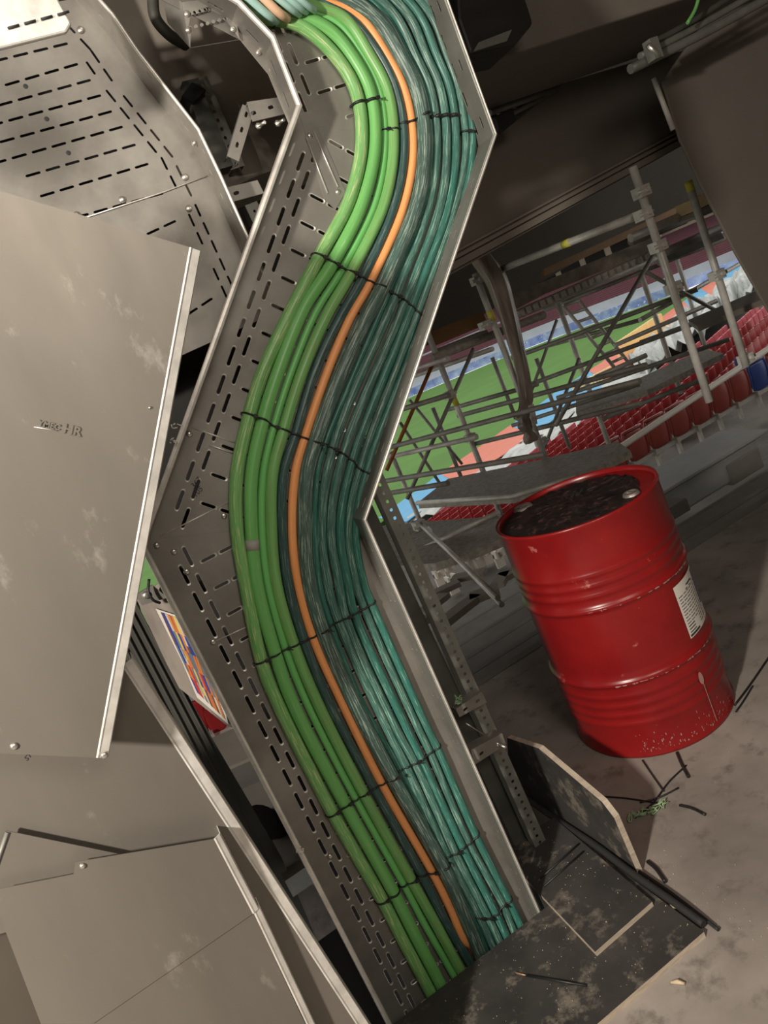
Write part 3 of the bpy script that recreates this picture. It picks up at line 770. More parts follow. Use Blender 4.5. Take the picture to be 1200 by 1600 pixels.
# bundle of conduits along the top right
for k, (A_, B_, r_, mk, lb) in enumerate([((985, 108), (1210, -8), .022, 'strut', 'lowest metal conduit of the bunch at the top right corner'),
                                         ((1000, 88), (1200, -22), .016, 'strut', 'middle metal conduit of the bunch at the top right corner'),
                                         ((1010, 72), (1150, -10), .014, 'darkstrut', 'dark upper conduit of the bunch at the top right corner')]):
    b = MB(); b.tube(catmull([aY(*A_, 3.0), aY((A_[0] + B_[0]) / 2, (A_[1] + B_[1]) / 2 + 3, 3.02), aY(*B_, 3.0)], 6), r_, 8)
    tag(b.build('conduit', M[mk]), lb, 'conduit', 'conduits at the top right')
b = MB(); b.tube(catmull([aY(1093, -8, 2.9), aY(1086, 15, 2.9), aY(1074, 36, 2.9)], 6), .008, 8)
tag(b.build('earth_cable', M['g_b']), 'thin green cable hanging above the conduits at the top right', 'cable')
t = empty('conduit_clamp', aY(1020, 75, 2.97), 'pale metal clamp on the conduits near the ceiling beam end', 'clamp')
b = MB(); b.box(aY(1020, 78, 2.95), (.05, .05, .09)); b.build('clamp_body', M['strut'], t)
b = MB(); b.tube([aY(1012, 70, 2.93), aY(1030, 88, 2.93)], .012, 8); b.build('bolt', M['bolt'], t)

# ================================================================== MAIN CABLE TRAY
YR, YB = 1.84, 1.94
tray = empty('cable_tray', (.33, YB, 0), 'main perforated steel cable tray with two bends carrying the green and teal cables', 'cable tray')
LR = [(.075, -.5), (.075, 1.462), (.853, 2.240), (.857, 2.40), (.811, 2.492), (.60, 2.70)]
RR = [(.577, -.5), (.577, 1.275), (1.338, 2.033), (1.338, 2.43), (1.20, 2.68), (1.0, 2.90)]
LB = [(.075, -.5), (.075, 1.462), (.848, 2.236), (.848, 2.36), (.814, 2.452), (.60, 2.64)]
def slots_for(outline, org, du, L, W, first_lat=.055, second_lat=.082, pitch=.075, phase=0, margin=.012, tr=True, rows=None):
    """slots along the section: du = unit direction along the tray, lateral = to the right"""
    du = V(du).normalized(); dl = V((du.y, -du.x)); a = atan2(du.y, du.x); hs = []; org = V(org)
    n = int(L / pitch)
    for k in range(n):
        s_ = phase + pitch * k
        for lat, off in ((first_lat, 0), (second_lat, pitch / 2), (W - second_lat, pitch / 2), (W - first_lat, 0)):
            c = org + du * (s_ + off) + dl * lat
            if inside(c, outline) and seg_dist(c, outline) > .030: hs.append(slot2d(c.x, c.y, a, .050, .0095))
        if tr:
            nt_ = int((W - 2 * second_lat - .03) / .05)
            for j in range(nt_ + 1):
                c = org + du * (s_ + .010) + dl * (second_lat + .042 + .050 * j)
                if c is not None and second_lat + .042 + .05 * j < W - second_lat - .028 and inside(c, outline) and seg_dist(c, outline) > .026:
                    hs.append(slot2d(c.x, c.y, a + pi / 2, .038, .0085))
    return hs
def tray_plate(name, outline, org, du, L, W, Y, parent, **k):
    hs = slots_for(outline, org, du, L, W, **k)
    o = plate(name, outline, hs, face_XZ(Y), .0015, M['galv_base'], parent)
    # pressed lips round the slots
    b = MB()
    for h_ in hs:
        c = sum((V(p) for p in h_), V((0, 0))) / len(h_)
        big = []
        for p in h_:
            d = V(p) - c; d.length = d.length + .0048; big.append(c + d)
        n = len(h_); vs_ = []
        for ring, dep in ((big, -.0008), ([c + (q_ - c) * .965 for q_ in big], -.0026), ([V(p) for p in h_], -.0012)):
            vs_ += [(p.x if hasattr(p, 'x') else p[0], Y + dep, p.y if hasattr(p, 'y') else p[1]) for p in ring]
        b.add(vs_, [(i*n+j, i*n+(j+1) % n, (i+1)*n+(j+1) % n, (i+1)*n+j) for i in range(2) for j in range(n)])
    if b.v:
        join(o, b, M['edge'])  # lit lip edges put in as paler steel
    return o
sq = 1 / sqrt(2)
low = [(.075, -.5), (.577, -.5), (.577, 1.275), (.075, 1.462)]
mid = [(.075, 1.462), (.577, 1.275), (1.338, 2.033), (.848, 2.240)]
top = [(.848, 2.240), (1.338, 2.033), (1.338, 2.43), (1.20, 2.68), (1.0, 2.90), (.60, 2.64), (.814, 2.452), (.848, 2.36)]
tray_plate('base_plate', low, (.075, -.46), (0, 1), 2.1, .502, YB, tray)
tray_plate('base_plate', mid, (.075 - .2, 1.462 - .2), (1, 1), 1.7, .531, YB - .0005, tray, phase=.03)
tray_plate('base_plate', top, (.848, 1.9), (0, 1), 1.0, .49, YB, tray)
# side flanges with slots, and rolled rims
def flange(poly, side, name):
    for i in range(len(poly) - 1):
        a = V((poly[i][0], poly[i][1])); c = V((poly[i + 1][0], poly[i + 1][1])); L = (c - a).length; d = (c - a) / L
        hs = []
        n = int(L / .075)
        for k in range(n):
            s_ = .045 + k * .075
            if s_ < L - .035:
                hs.append(slot2d(s_, .028, 0, .040, .008)); 
                if k % 2 == 0 and L > .3: hs.append(slot2d(s_, .062, 0, .030, .007))
        Mx = Matrix(((d.x, 0, d.y, a.x), (0, -1, 0, YB), (d.y, 0, -d.x, a.y), (0, 0, 0, 1)))
        plate(name, [(0, 0), (L, 0), (L, .10), (0, .10)], hs, Mx, .0015, M['galv_base'], tray)
    pts = []; fr = []
    for i, p in enumerate(poly):
        a = V(poly[max(0, i - 1)]); c = V(poly[min(len(poly) - 1, i + 1)]); p_ = V(p)
        d1 = (p_ - a).normalized() if i else (c - p_).normalized(); d2 = (c - p_).normalized() if i < len(poly) - 1 else d1
        n1 = V((d1.y, -d1.x)); n2 = V((d2.y, -d2.x)); m_ = (n1 + n2).normalized(); k = 1 / max(.5, m_.dot(n1))
        pts.append(V((p[0], YR, p[1]))); fr.append((V((m_.x * k, 0, m_.y * k)) * side, V((0, 1, 0))))
    rw = 1 if side < 0 else .6
    b = MB(); b.sweep([(a_ * rw, b_) for a_, b_ in [(-.0015, .012), (-.003, .004), (-.001, -.001), (.004, -.002), (.010, 0), (.0115, .005), (.010, .009), (.008, .005), (.003, .003), (.0005, .012)]], pts, fr)
    b.build('rolled_rim', M['edge'], tray, fixn=True)
    return
flange(LR[:1] + LR[1:], -1, 'side_flange')
flange(RR, 1, 'side_flange')
# joint plates and rivets
jp = MB()
for (x_, y_) in [(475, 182), (535, 318), (512, 330), (452, 200)]: pass
jq = [aY(x_, y_, YB - .004) for x_, y_ in [(468, 178), (486, 172), (540, 300), (524, 328), (508, 312)]]
jp.prism(jq, (0, .002, 0)); jo = jp.build('joint_plate', M['galv'], tray)
jp = MB()
for A_, B_ in (((490, 205), (528, 292)), ((478, 214), (512, 302))): 
    jp.tube([aY(*A_, YB - .006), aY(*B_, YB - .006)], .0022, 6)
jp.build('pressed_rib', M['edge'], jo)
for (x_, y_) in [(296, 678), (245, 852), (350, 806), (272, 862), (484, 212), (528, 300), (437, 1000), (333, 1003), (292, 893), (516, 1338), (700, 60), (706, 82), (404, 82), (425, 108), (437, 133)]:
    bolts([aY(x_, y_, YB - .002)], (0, -1, 0), .008, .005, 'bolt_head', M['bolt'], tray)
for A_, B_, r_ in (((300, 668), (374, 694), .0022), ((250, 838), (362, 782), .0018), ((326, 695), (368, 709), .003), ((330, 1005), (410, 968), .0014)):
    b = MB(); b.tube([aY(*A_, YB - .002), aY(*B_, YB - .002)], r_, 6); b.build('sheet_seam', M['edge'], tray)
# handwritten numbers on the tray floor
def XZtext(p, ang_, flip=1): 
    # text plane facing the viewer (-y); ang_ rotates in the x-z plane
    c, s_ = cos(ang_), sin(ang_)
    return Matrix(((c, -s_, 0, p.x), (0, 0, -1, p.y), (s_, c, 0, p.z), (0, 0, 0, 1)))
for body, P_ in (('367', (306, 755)), ('105', (309, 769))):
    p = aY(*P_, YB - .003); text_mesh(body, .019, XZtext(p, radians(24)), M['ink'], 'handwritten_number', tray, .0002, .2)

# bent slotted offcuts (white splinters) at left rim
b = MB()
for (x_, y_) in [(272, 668), (270, 690), (468, 1330)]:
    for k in range(5):
        p = aY(x_ + random.uniform(-5, 5), y_ + random.uniform(-6, 6), YR - .004); b.tube([p, p + V((random.uniform(-.012, .012), random.uniform(-.01, .0), random.uniform(-.012, .012)))], .0015, 5)
tag(b.build('plaster_crumbs', M['paper']), 'pale plaster crumbs stuck on the left rim of the main tray', 'crumbs', None, 'stuff')

# ------------------------------------------------------------------ cables
Z = {1: (580, 1350, 4.286), 2: (490, 1140, 4.444), 3: (380, 900, 4.615), 4: (350, 740, 4.615), 5: (360, 580, 4.615), 6: (440, 340, 4.286), 7: (520, 120, 4.615), 8: (380, 0, 3.529)}
def zp_(k, x_, y_): o_ = Z[k]; return (o_[0] + x_ / o_[2], o_[1] + y_ / o_[2])
def cpt(k, x_, y_, Y): return aY(*zp_(k, x_, y_), Y)
# name: radius, material, label, station points (picture detail number, x, y)
CAB = {
 'G1': (.0168, 'g_a', 'outermost green cable of the bundle, left side, with long pale scratches',
   [(8, 120, 95), (8, 200, 108), (8, 330, 150), (8, 500, 300), (8, 620, 500), (7, 208, 480), (7, 115, 900), (6, 252, 262), (6, 75, 600), (5, 235, 0), (5, 137, 315), (4, 92, 0), (4, 92, 400), (3, 15, 60), (3, 130, 610), (3, 240, 900), (2, 130, 575), (1, 72, 238), (1, 215, 515), (1, 360, 790)]),
 'G2': (.0172, 'g_b', 'smooth wide green cable, second from the left, with a grey tape band',
   [(8, 60, 20), (8, 230, 62), (8, 470, 165), (8, 590, 300), (8, 695, 500), (7, 304, 480), (7, 215, 900), (6, 338, 310), (6, 150, 600), (5, 345, 0), (5, 235, 350), (4, 200, 0), (4, 197, 400), (3, 100, 60), (3, 230, 560), (3, 350, 900), (2, 215, 515), (1, 150, 190), (1, 285, 460), (1, 430, 740)]),
 'G3': (.0100, 'g_c', 'thin bright green cable, third from the left',
   [(8, 130, 5), (8, 300, 40), (8, 520, 130), (8, 650, 300), (8, 748, 500), (7, 374, 480), (7, 305, 900), (6, 405, 345), (6, 225, 640), (5, 440, 0), (5, 312, 400), (4, 282, 0), (4, 273, 400), (3, 178, 60), (3, 303, 522), (3, 450, 900), (2, 290, 480), (1, 215, 135), (1, 355, 400), (1, 505, 665)]),
 'G4': (.0150, 'g_d', 'green cable with olive smears, fourth from the left, beside a dark teal one',
   [(8, 230, -30), (8, 380, 30), (8, 560, 105), (8, 695, 300), (8, 795, 500), (7, 438, 480), (7, 375, 900), (6, 465, 370), (6, 300, 660), (5, 520, 0), (5, 385, 425), (4, 350, 0), (4, 342, 400), (3, 240, 60), (3, 365, 495), (3, 530, 900), (2, 345, 440), (1, 268, 105), (1, 415, 370), (1, 560, 640)]),
 'T0': (.0130, 'dark_a', 'dark teal cable immediately left of the orange cable',
   [(8, 300, -70), (8, 450, 25), (8, 600, 115), (8, 748, 300), (8, 842, 500), (7, 514, 480), (7, 450, 900), (6, 540, 410), (6, 385, 680), (5, 610, 0), (5, 468, 460), (4, 430, 0), (4, 421, 400), (3, 325, 60), (3, 438, 462), (3, 615, 900), (2, 415, 395), (1, 335, 65), (1, 490, 370), (1, 645, 635)]),
 'O': (.0115, 'orange', 'orange cable running down the middle of the bundle',
   [(8, 380, -20), (8, 480, 22), (8, 570, 50), (8, 660, 112), (8, 790, 300), (8, 890, 500), (7, 578, 480), (7, 520, 900), (6, 592, 435), (6, 455, 680), (5, 700, 0), (5, 535, 485), (4, 513, 0), (4, 491, 400), (3, 385, 0), (3, 500, 435), (3, 705, 900), (2, 470, 370), (1, 405, 50), (1, 525, 290), (1, 622, 510)]),
 'T1': (.0200, 't_b', 'thickest grey-teal cable immediately right of the orange cable',
   [(8, 420, -80), (8, 560, -15), (8, 740, 115), (8, 860, 300), (8, 955, 500), (7, 660, 480), (7, 610, 900), (6, 672, 470), (6, 540, 720), (5, 800, 0), (5, 610, 515), (4, 598, 0), (4, 581, 400), (3, 475, 60), (3, 570, 395), (3, 790, 900), (2, 545, 330), (1, 484, 30), (1, 620, 340), (1, 735, 620)]),
 'T2': (.0085, 't_d', 'thin teal cable tucked between the thickest one and its right neighbour',
   [(8, 640, -60), (8, 800, 110), (8, 905, 300), (8, 1000, 500), (7, 716, 480), (7, 662, 900), (6, 715, 500), (5, 680, 530), (4, 672, 0), (4, 653, 400), (3, 550, 60), (3, 632, 350), (3, 850, 900), (2, 598, 275), (1, 545, 60), (1, 670, 330), (1, 780, 600)]),
 'T3': (.0125, 't_c', 'teal cable, fifth from the right at the foot of the tray',
   [(8, 700, -60), (8, 850, 105), (8, 945, 300), (8, 1032, 500), (7, 748, 480), (7, 700, 900), (6, 762, 525), (5, 735, 560), (4, 703, 400), (3, 610, 60), (3, 685, 320), (2, 520, 10), (2, 640, 250), (2, 925, 870), (1, 730, 370), (1, 818, 565)]),
 'T4': (.0125, 't_c', 'teal cable, fourth from the right at the foot of the tray',
   [(8, 780, -60), (8, 925, 110), (8, 1005, 300), (8, 1088, 500), (7, 820, 480), (7, 780, 900), (6, 825, 565), (5, 810, 600), (4, 769, 400), (3, 690, 60), (3, 738, 298), (2, 580, 10), (2, 700, 225), (2, 980, 850), (1, 778, 350), (1, 868, 538)]),
 'T5': (.0122, 't_d', 'bright teal cable, third from the right at the foot of the tray',
   [(8, 850, -60), (8, 985, 110), (8, 1062, 300), (8, 1140, 500), (7, 885, 480), (7, 838, 900), (6, 868, 600), (5, 877, 650), (4, 836, 400), (3, 755, 60), (3, 800, 265), (2, 655, 10), (2, 745, 200), (2, 1030, 810), (1, 830, 325), (1, 915, 505)]),
 'T6': (.0108, 't_c', 'teal cable, second from the right edge of the tray',
   [(8, 920, -60), (8, 1050, 115), (8, 1118, 300), (8, 1185, 500), (7, 957, 480), (7, 890, 900), (6, 908, 640), (5, 930, 710), (4, 893, 400), (3, 815, 60), (3, 870, 228), (2, 735, 10), (2, 805, 150), (2, 1075, 780), (1, 878, 265), (1, 960, 462)]),
 'T7': (.0115, 't_d', 'rightmost teal cable, closest to the right flange of the tray',
   [(8, 960, -60), (8, 1092, 125), (8, 1165, 300), (8, 1228, 500), (7, 1004, 480), (7, 938, 900), (6, 955, 675), (5, 976, 735), (4, 947, 400), (3, 872, 60), (3, 925, 195), (2, 800, 10), (2, 855, 120), (2, 1125, 730), (1, 918, 240), (1, 1008, 430)]),
}
M['dark_a'] = M['t_a']
CY = {}
for k, (r_, mk, lab, P_) in CAB.items():
    Y = YB - .002 - r_
    if k == 'O': Y = YB - .016
    CY[k] = Y
    pts = [cpt(*q, Y) for q in P_]
    # top: carry on along the upper section; foot: down through the floor
    d = (pts[0] - pts[1]).normalized(); 
    head = [pts[0] + d * .10 + V((-.02, .03, .16)), pts[0] + d * .05 + V((0, .01, .02))]
    e = pts[-1]; d2 = (pts[-1] - pts[-2]).normalized()
    tail = [e + V((d2.x * .1, .0, -.12)), e + V((d2.x * .14, .02, -.35))]
    if k == 'O': tail = [e + V((0.012, .012, -.04)), e + V((.02, .02, -.2))]
    path = catmull(head + pts + tail, 7)
    b = MB(); b.tube(path, r_, 18, True, u0=random.uniform(0, 5))
    o = tag(b.build('cable', M[mk]), lab, 'cable', 'cables in the main tray')
    if k == 'G2':
        i_ = min(range(len(path)), key=lambda j: (path[j] - aY(394, 857, Y)).length)
        a_ = path[i_]; dd = (path[i_ + 1] - path[i_ - 1]).normalized(); b = MB(); b.tube([a_ - dd * .013, a_ + dd * .013], r_ + .0007, 18); b.build('tape_band', M['tape'], o)
# cable ends that turn up-left, lamp light painted in as paler jackets
pale = [('lamplit_teal_jacket', (.50, .74, .68), 'teal cable end at the top, painted lamp-bright, left of the others'), ('peach', (.85, .62, .44), 'orange cable end painted lamp-bright between teal ones at the top'),
        ('pale', (.48, .74, .70), 'teal cable end painted lamp-bright, right of the orange one'), ('pale', (.46, .70, .66), 'fourth cable end at the top, teal painted lamp-bright'), ('pale', (.40, .62, .60), 'rightmost teal cable end at the top, painted lamp-bright')]
pm = [mat('lamplit_teal_jacket', (.42, .66, .60), .4, 0, var=.2, vscale=20), mat('lamplit_orange_jacket', (.80, .52, .34), .4)]
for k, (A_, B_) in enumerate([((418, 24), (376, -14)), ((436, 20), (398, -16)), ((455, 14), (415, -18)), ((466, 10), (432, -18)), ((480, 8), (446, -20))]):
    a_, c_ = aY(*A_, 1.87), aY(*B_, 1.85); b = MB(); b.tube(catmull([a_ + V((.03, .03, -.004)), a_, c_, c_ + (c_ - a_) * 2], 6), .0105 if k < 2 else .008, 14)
    tag(b.build('cable', pm[1] if k == 1 else pm[0]), pale[k][2], 'cable', 'lamp-bright painted cable ends at the top')

# cable ties: each a strap lying over the cables at one station
def tie(members, label, w_=.0042, knots=()):
    P_ = []
    for i, (ck_, st) in enumerate(members):
        c = cpt(*st, CY[ck_]); r_ = CAB[ck_][0]; P_.append((c, r_))
    pts = []
    d0 = (P_[1][0] - P_[0][0]).normalized()
    c, r_ = P_[0]; pts.append(c - d0 * (r_ + .002) + V((0, r_ * .6, 0))); pts.append(c - d0 * (r_ * .8) - V((0, r_ * .62, 0)))
    for i, (c, r_) in enumerate(P_):
        pts.append(c - V((0, r_ + .002, 0)))
        if i < len(P_) - 1:
            c2, r2 = P_[i + 1]; f_ = r_ / (r_ + r2); mid_ = c.lerp(c2, f_); mid_.y = (c.y * (1 - f_) + c2.y * f_) - min(r_, r2) * .72 - .001; pts.append(mid_)
    c, r_ = P_[-1]; d1 = (P_[-1][0] - P_[-2][0]).normalized(); pts.append(c + d1 * (r_ * .8) - V((0, r_ * .62, 0))); pts.append(c + d1 * (r_ + .002) + V((0, r_ * .6, 0)))
    path = catmull(pts, 5); b = MB(); b.tube(path, w_ * .62, 8)
    o = tag(b.build('cable_tie', M['black']), label, 'cable tie', 'black cable ties on the bundle')
    for kn in knots:
        c, r_ = P_[kn]; kb = MB(); p = c + d0 * r_ * .7 - V((0, r_ + .003, 0)); R = Matrix.Rotation(-atan2(d0.z, d0.x), 3, 'Y')
        kb.box(p, (.011, .006, .008), R); kb.tube([p, p + V((.008, -.004, -.009))], .0018, 6); bevel(kb.build('locking_head', M['black'], o), .001)
    return o
al = ['G1', 'G2', 'G3', 'G4', 'T0', 'O', 'T1', 'T2', 'T3', 'T4', 'T5', 'T6', 'T7']
def st(k, items): return [(n_, (k, x_, y_)) for n_, x_, y_ in items]
tie(st(3, [('G1', 130, 610), ('G2', 230, 560), ('G3', 303, 522), ('G4', 365, 495), ('T0', 438, 462), ('O', 500, 435), ('T1', 570, 395), ('T2', 632, 350), ('T3', 685, 320), ('T4', 738, 298), ('T5', 800, 265), ('T6', 870, 228), ('T7', 925, 195)]),
    'full-width black tie just below the lower bend of the bundle', knots=(0, 2, 6, 9))
tie(st(2, [('G1', 130, 575), ('G2', 215, 515), ('G3', 290, 480), ('G4', 345, 440), ('T0', 415, 395), ('O', 470, 370), ('T1', 545, 330), ('T2', 598, 275), ('T3', 640, 250), ('T4', 700, 225), ('T5', 745, 200), ('T6', 805, 150), ('T7', 855, 120)]),
    'full-width black tie on the straight lower run, above the lowest ties', knots=(0, 1, 3, 6, 9))
tie(st(5, [('G1', 137, 315), ('G2', 235, 350), ('G3', 312, 400), ('G4', 385, 425), ('T0', 468, 460), ('O', 535, 485), ('T1', 610, 515), ('T2', 680, 530), ('T3', 735, 560), ('T4', 810, 600), ('T5', 877, 650), ('T6', 930, 710), ('T7', 985, 735)]),
    'full-width black tie just above the lower bend of the bundle', knots=(0, 2, 6, 8))
tie(st(6, [('G1', 252, 262), ('G2', 338, 310), ('G3', 405, 345), ('G4', 465, 370), ('T0', 540, 410), ('O', 592, 435), ('T1', 672, 470), ('T2', 715, 500), ('T3', 762, 525), ('T4', 825, 565), ('T5', 868, 600), ('T6', 908, 640), ('T7', 955, 675)]),
    'full-width black tie across the slanted middle run', knots=(0, 1, 3, 7, 8))
tie(st(7, [('G1', 185, 195), ('G2', 275, 178)]), 'short black tie on the two left green cables at the upper bend', .006, (1,))
tie(st(7, [('G3', 372, 388), ('G4', 432, 385)]), 'short thin black tie on the two inner green cables at the upper bend', .0036, (0,))
tie(st(7, [('T0', 510, 340), ('O', 568, 328), ('T1', 648, 285)]), 'short black tie across the orange cable at the upper bend', .005)
tie(st(7, [('T2', 708, 300), ('T3', 742, 295), ('T4', 808, 288), ('T5', 868, 288)]), 'thick black tie on the middle teal cables at the upper bend', .008)
tie(st(7, [('T6', 955, 402), ('T7', 1004, 405)]), 'short black tie on the two right teal cables at the upper bend', .005, (0,))
tie(st(1, [('G1', 72, 238), ('G2', 150, 190)]), 'lowest black tie on the two left green cables', .0045, (0,))
tie(st(1, [('G3', 215, 135), ('G4', 268, 105)]), 'low black tie on the two inner green cables', .0045, (1,))
tie(st(1, [('T0', 335, 65), ('O', 405, 50), ('T1', 484, 10)]), 'low black tie across the foot of the orange cable', .0045, (1,))
tie(st(2, [('T2', 865, 905), ('T3', 925, 870), ('T4', 980, 850), ('T5', 1030, 810), ('T6', 1075, 780), ('T7', 1125, 730)]), 'black tie on the right teal cables, upper of the last two', .0045, (2,))
tie(st(1, [('T3', 718, 350), ('T4', 778, 350), ('T5', 830, 325), ('T6', 878, 265), ('T7', 918, 240)]), 'black tie at the very foot of the right teal cables', .0045, (0, 1, 3))
tie([('G1', (8, 178, 100)), ('G2', (8, 185, 45))], 'black tie round the green cables where they leave at the top', .005)

# ================================================================== LEFT TRAY, COVERS
lt = empty('cable_tray', (.2, 1.85, 1.9), 'second perforated steel tray at upper left, partly under a cover', 'cable tray')
LYR, LYB = 1.98, 2.08
lrim = [aY(x_, y_, LYR) for x_, y_ in [(120, -40), (176, 22), (215, 80), (310, 202), (345, 275), (386, 368), (300, 640)]]
lrim = [(p.x, p.z) for p in lrim]; lrim[-1] = (lrim[-2][0], 1.84)
lrim = lrim[::-1]
def flange2(poly, side, par, yb, h_, m):
    for i in range(len(poly) - 1):
        a = V(poly[i]); c = V(poly[i + 1]); L = (c - a).length; d = (c - a) / L; hs = []
        for k in range(int(L / .045)):
            s_ = .03 + k * .045
            if s_ < L - .018: hs.append(slot2d(s_, .045 + (.022 if k % 2 else 0), 0, .018, .004))
        Mx = Matrix(((d.x, 0, d.y, a.x), (0, -1, 0, yb), (d.y, 0, -d.x, a.y), (0, 0, 0, 1)))
        plate('side_flange', [(0, 0), (L, 0), (L, h_), (0, h_)], hs, Mx, .0015, m, par)
    pts = [V((x_, yb - h_, z_)) for x_, z_ in poly]; b = MB(); b.tube(pts, .0045, 8); b.build('rolled_rim', M['edge'], par)
flange2(lrim, 1, lt, LYB, .10, M['galv'])
rimtop = lrim
lout = [(-.45, 1.80), rimtop[0], rimtop[1], rimtop[2], rimtop[3], rimtop[4], rimtop[5], rimtop[6], (-.45, 2.75)]
hs = []
hc = []
def addh(c, a, L_, W_):
    if inside(c, lout) and seg_dist(c, lout) > .02 and all((V(c) - q_).length > .0245 for q_ in hc):
        hc.append(V(c)); hs.append(slot2d(c[0], c[1], a, L_, W_))
# transverse dashed rows
for (A_, B_) in [((-120, 175), (90, 22)), ((-100, 118), (106, 68)), ((-100, 165), (122, 100)), ((-100, 192), (142, 125)), ((-100, 220), (158, 149)), ((-100, 250), (175, 174)), ((-60, 270), (192, 198)), ((-40, 292), (212, 226)), ((12, 284), (212, 226)), ((30, 317), (232, 256)), ((100, 345), (255, 302)), ((200, 380), (275, 345)), ((250, 520), (332, 466))]:
    if (A_, B_) == ((-120, 175), (90, 22)): A_, B_ = (-100, 60), (88, 24)
    if (A_, B_) == ((-40, 292), (212, 226)): continue
    a = aY(*A_, LYB); c = aY(*B_, LYB); d = V((c.x - a.x, c.z - a.z)); L = d.length; d /= L; an = atan2(d.y, d.x); s_ = L - .018
    while s_ > .02:
        addh((a.x + d.x * s_, a.z + d.y * s_), an, .036, .006); s_ -= .048
# longitudinal double row beside the flange
for off, ph in ((.062, 0), (.088, .034)):
    for i in range(len(rimtop) - 1):
        a = V(rimtop[i]); c = V(rimtop[i + 1]); L = (c - a).length; d = (c - a) / L; nl = V((-d.y, d.x)); s_ = .02 + ph * .9
        while s_ < L - .01:
            q = a + d * s_ + nl * off; addh((q.x, q.y), atan2(d.y, d.x), .034, .006); s_ += .048
plate_cdt('base_plate', lout, hs, face_XZ(LYB), .0015, M['galv_base'], lt)
b = MB(); b.tube([aY(118, 345, LYB - .004), aY(256, 300, LYB - .004), aY(322, 275, LYB - .004)], .0018, 6); b.build('sheet_seam', M['edge'], lt)
for (x_, y_) in [(40, 135), (73, 186), (107, 239)]: bolts([aY(x_, y_, LYB - .0005)], (0, -1, 0), .006, .001, 'round_hole', M['ink'], lt)
for (x_, y_) in [(126, 47), (289, 277), (295, 326), (191, 312), (120, 336)]: bolts([aY(x_, y_, LYB - .002)], (0, -1, 0), .009, .005, 'bolt_head', M['bolt'], lt)
for (x_, y_) in [(186, 50), (303, 224)]: bolts([aY(x_, y_, LYB - .05)], (-1, -.4, 0), .007, .005, 'bolt_head', M['bolt'], lt)
# cover piece above, lamp glare put into its pale steel colour
cp = empty('tray_cover', aY(40, 20, 1.66), 'small steel cover at the top left corner, lamp glare painted in as pale steel', 'tray cover')
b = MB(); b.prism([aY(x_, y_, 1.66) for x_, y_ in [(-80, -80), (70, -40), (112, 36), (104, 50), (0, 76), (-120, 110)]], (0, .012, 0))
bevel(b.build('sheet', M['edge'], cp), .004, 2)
b = MB()
for k in range(4): 
    p = aY(12 + k * 26, 44 - k * 7, 1.657); q_ = aY(30 + k * 26, 39 - k * 7, 1.657); b.tube([p, q_], .0022, 6)
b.build('slot', M['ink'], cp)

# large covers
def cover(name, Y, quad, label, lipw=.016, right=(1, 2), extra=None, th=.0016, m='cover'):
    """quad = (x,z) list; right edge from quad[right[0]] to quad[right[1]]; folded lip on the right"""
    t = empty(name, (quad[right[1]][0], Y, quad[right[1]][1]), label, 'tray cover')
    b = MB(); b.prism([V((x_, Y, z_)) for x_, z_ in quad], (0, th, 0)); b.build('sheet', M[m], t)
    A = V(quad[right[0]]); B_ = V(quad[right[1]]); d = (B_ - A).normalized(); n = V((-d.y, d.x))
    if n.x < 0: n = -n
    prof = [(0, 0), (.003, -.0008), (.006, .0012), (lipw, .0035), (lipw + .002, .007), (lipw + .002, .060), (lipw + .0005, .060), (lipw, .0085), (.005, .003), (0, .0016)]
    pts = [V((A.x, Y, A.y)), V((B_.x, Y, B_.y))]; fr = [(V((n.x, 0, n.y)), V((0, 1, 0)))] * 2
    b = MB(); b.sweep(prof, pts, fr); b.build('folded_edge', M['edge'], t, fixn=True)  # fold painted paler than the sheet for its lit look
    return t
def xz(px, py, Y): p = aY(px, py, Y); return (p.x, p.z)
Y1 = 1.40
ri0, ri1 = xz(296, 386, Y1), xz(150, 1184, Y1)
d = (V(ri1) - V(ri0)).normalized(); nrm = V((d.y, -d.x))
if nrm.x > 0: nrm = -nrm
w1 = .62
c1 = cover('tray_cover', Y1, [tuple(V(ri0) + nrm * w1), ri0, ri1, tuple(V(ri1) + nrm * w1)], 'large plain steel cover slanting across the left with stamped letters', .019)
bolts([aY(22, 1166, Y1 - .001), aY(163, 1180, Y1 - .001)], (0, -1, 0), .0062, .004, 'rivet', M['bolt'], c1)
b = MB(); bolt_head(b, aY(234, 637, Y1 - .001), (0, -1, 0), .0025, .003); b.build('screw', M['bolt'], c1)
# stamped lettering, raised from the sheet
dx = aY(130, 678, Y1) - aY(53, 660, Y1); an = atan2(dx.z, dx.x)
text_mesh('HR', .021, XZtext(aY(113, 673, Y1 - .001), an), M['cover'], 'stamped_letters', c1, .0014, 0, .0006)
text_mesh('YMEC', .013, XZtext(aY(77, 665, Y1 - .001), an), M['cover'], 'stamped_letters', c1, .0014, 0, .0004)
b = MB(); b.tube([aY(53, 667, Y1 - .0005), aY(90, 673, Y1 - .0005)], .0009, 6); b.build('stamped_line', M['edge'], c1)
# lower long cover L
Y2 = 1.50
L0, L1 = xz(190, 1040, Y2), xz(556, 1600, Y2)
dd = (V(L1) - V(L0)); L1e = tuple(V(L1) + dd * .15)
c2 = cover('tray_cover', Y2, [(-.9, L0[1] + .12), L0, L1e, xz(130, 1720, Y2), xz(70, 1440, Y2), (-.9, xz(0, 1400, Y2)[1] + .1)], 'long steel cover running down behind the bottom-left covers with bright folded edge', .021)
b = MB(); p = aY(30, 1180, Y2 - .001); text_mesh('STM', .012, XZtext(aY(46, 1180, Y2 - .0008), radians(24)), M['ink'], 'scratched_letters', c2, .0002, .3)
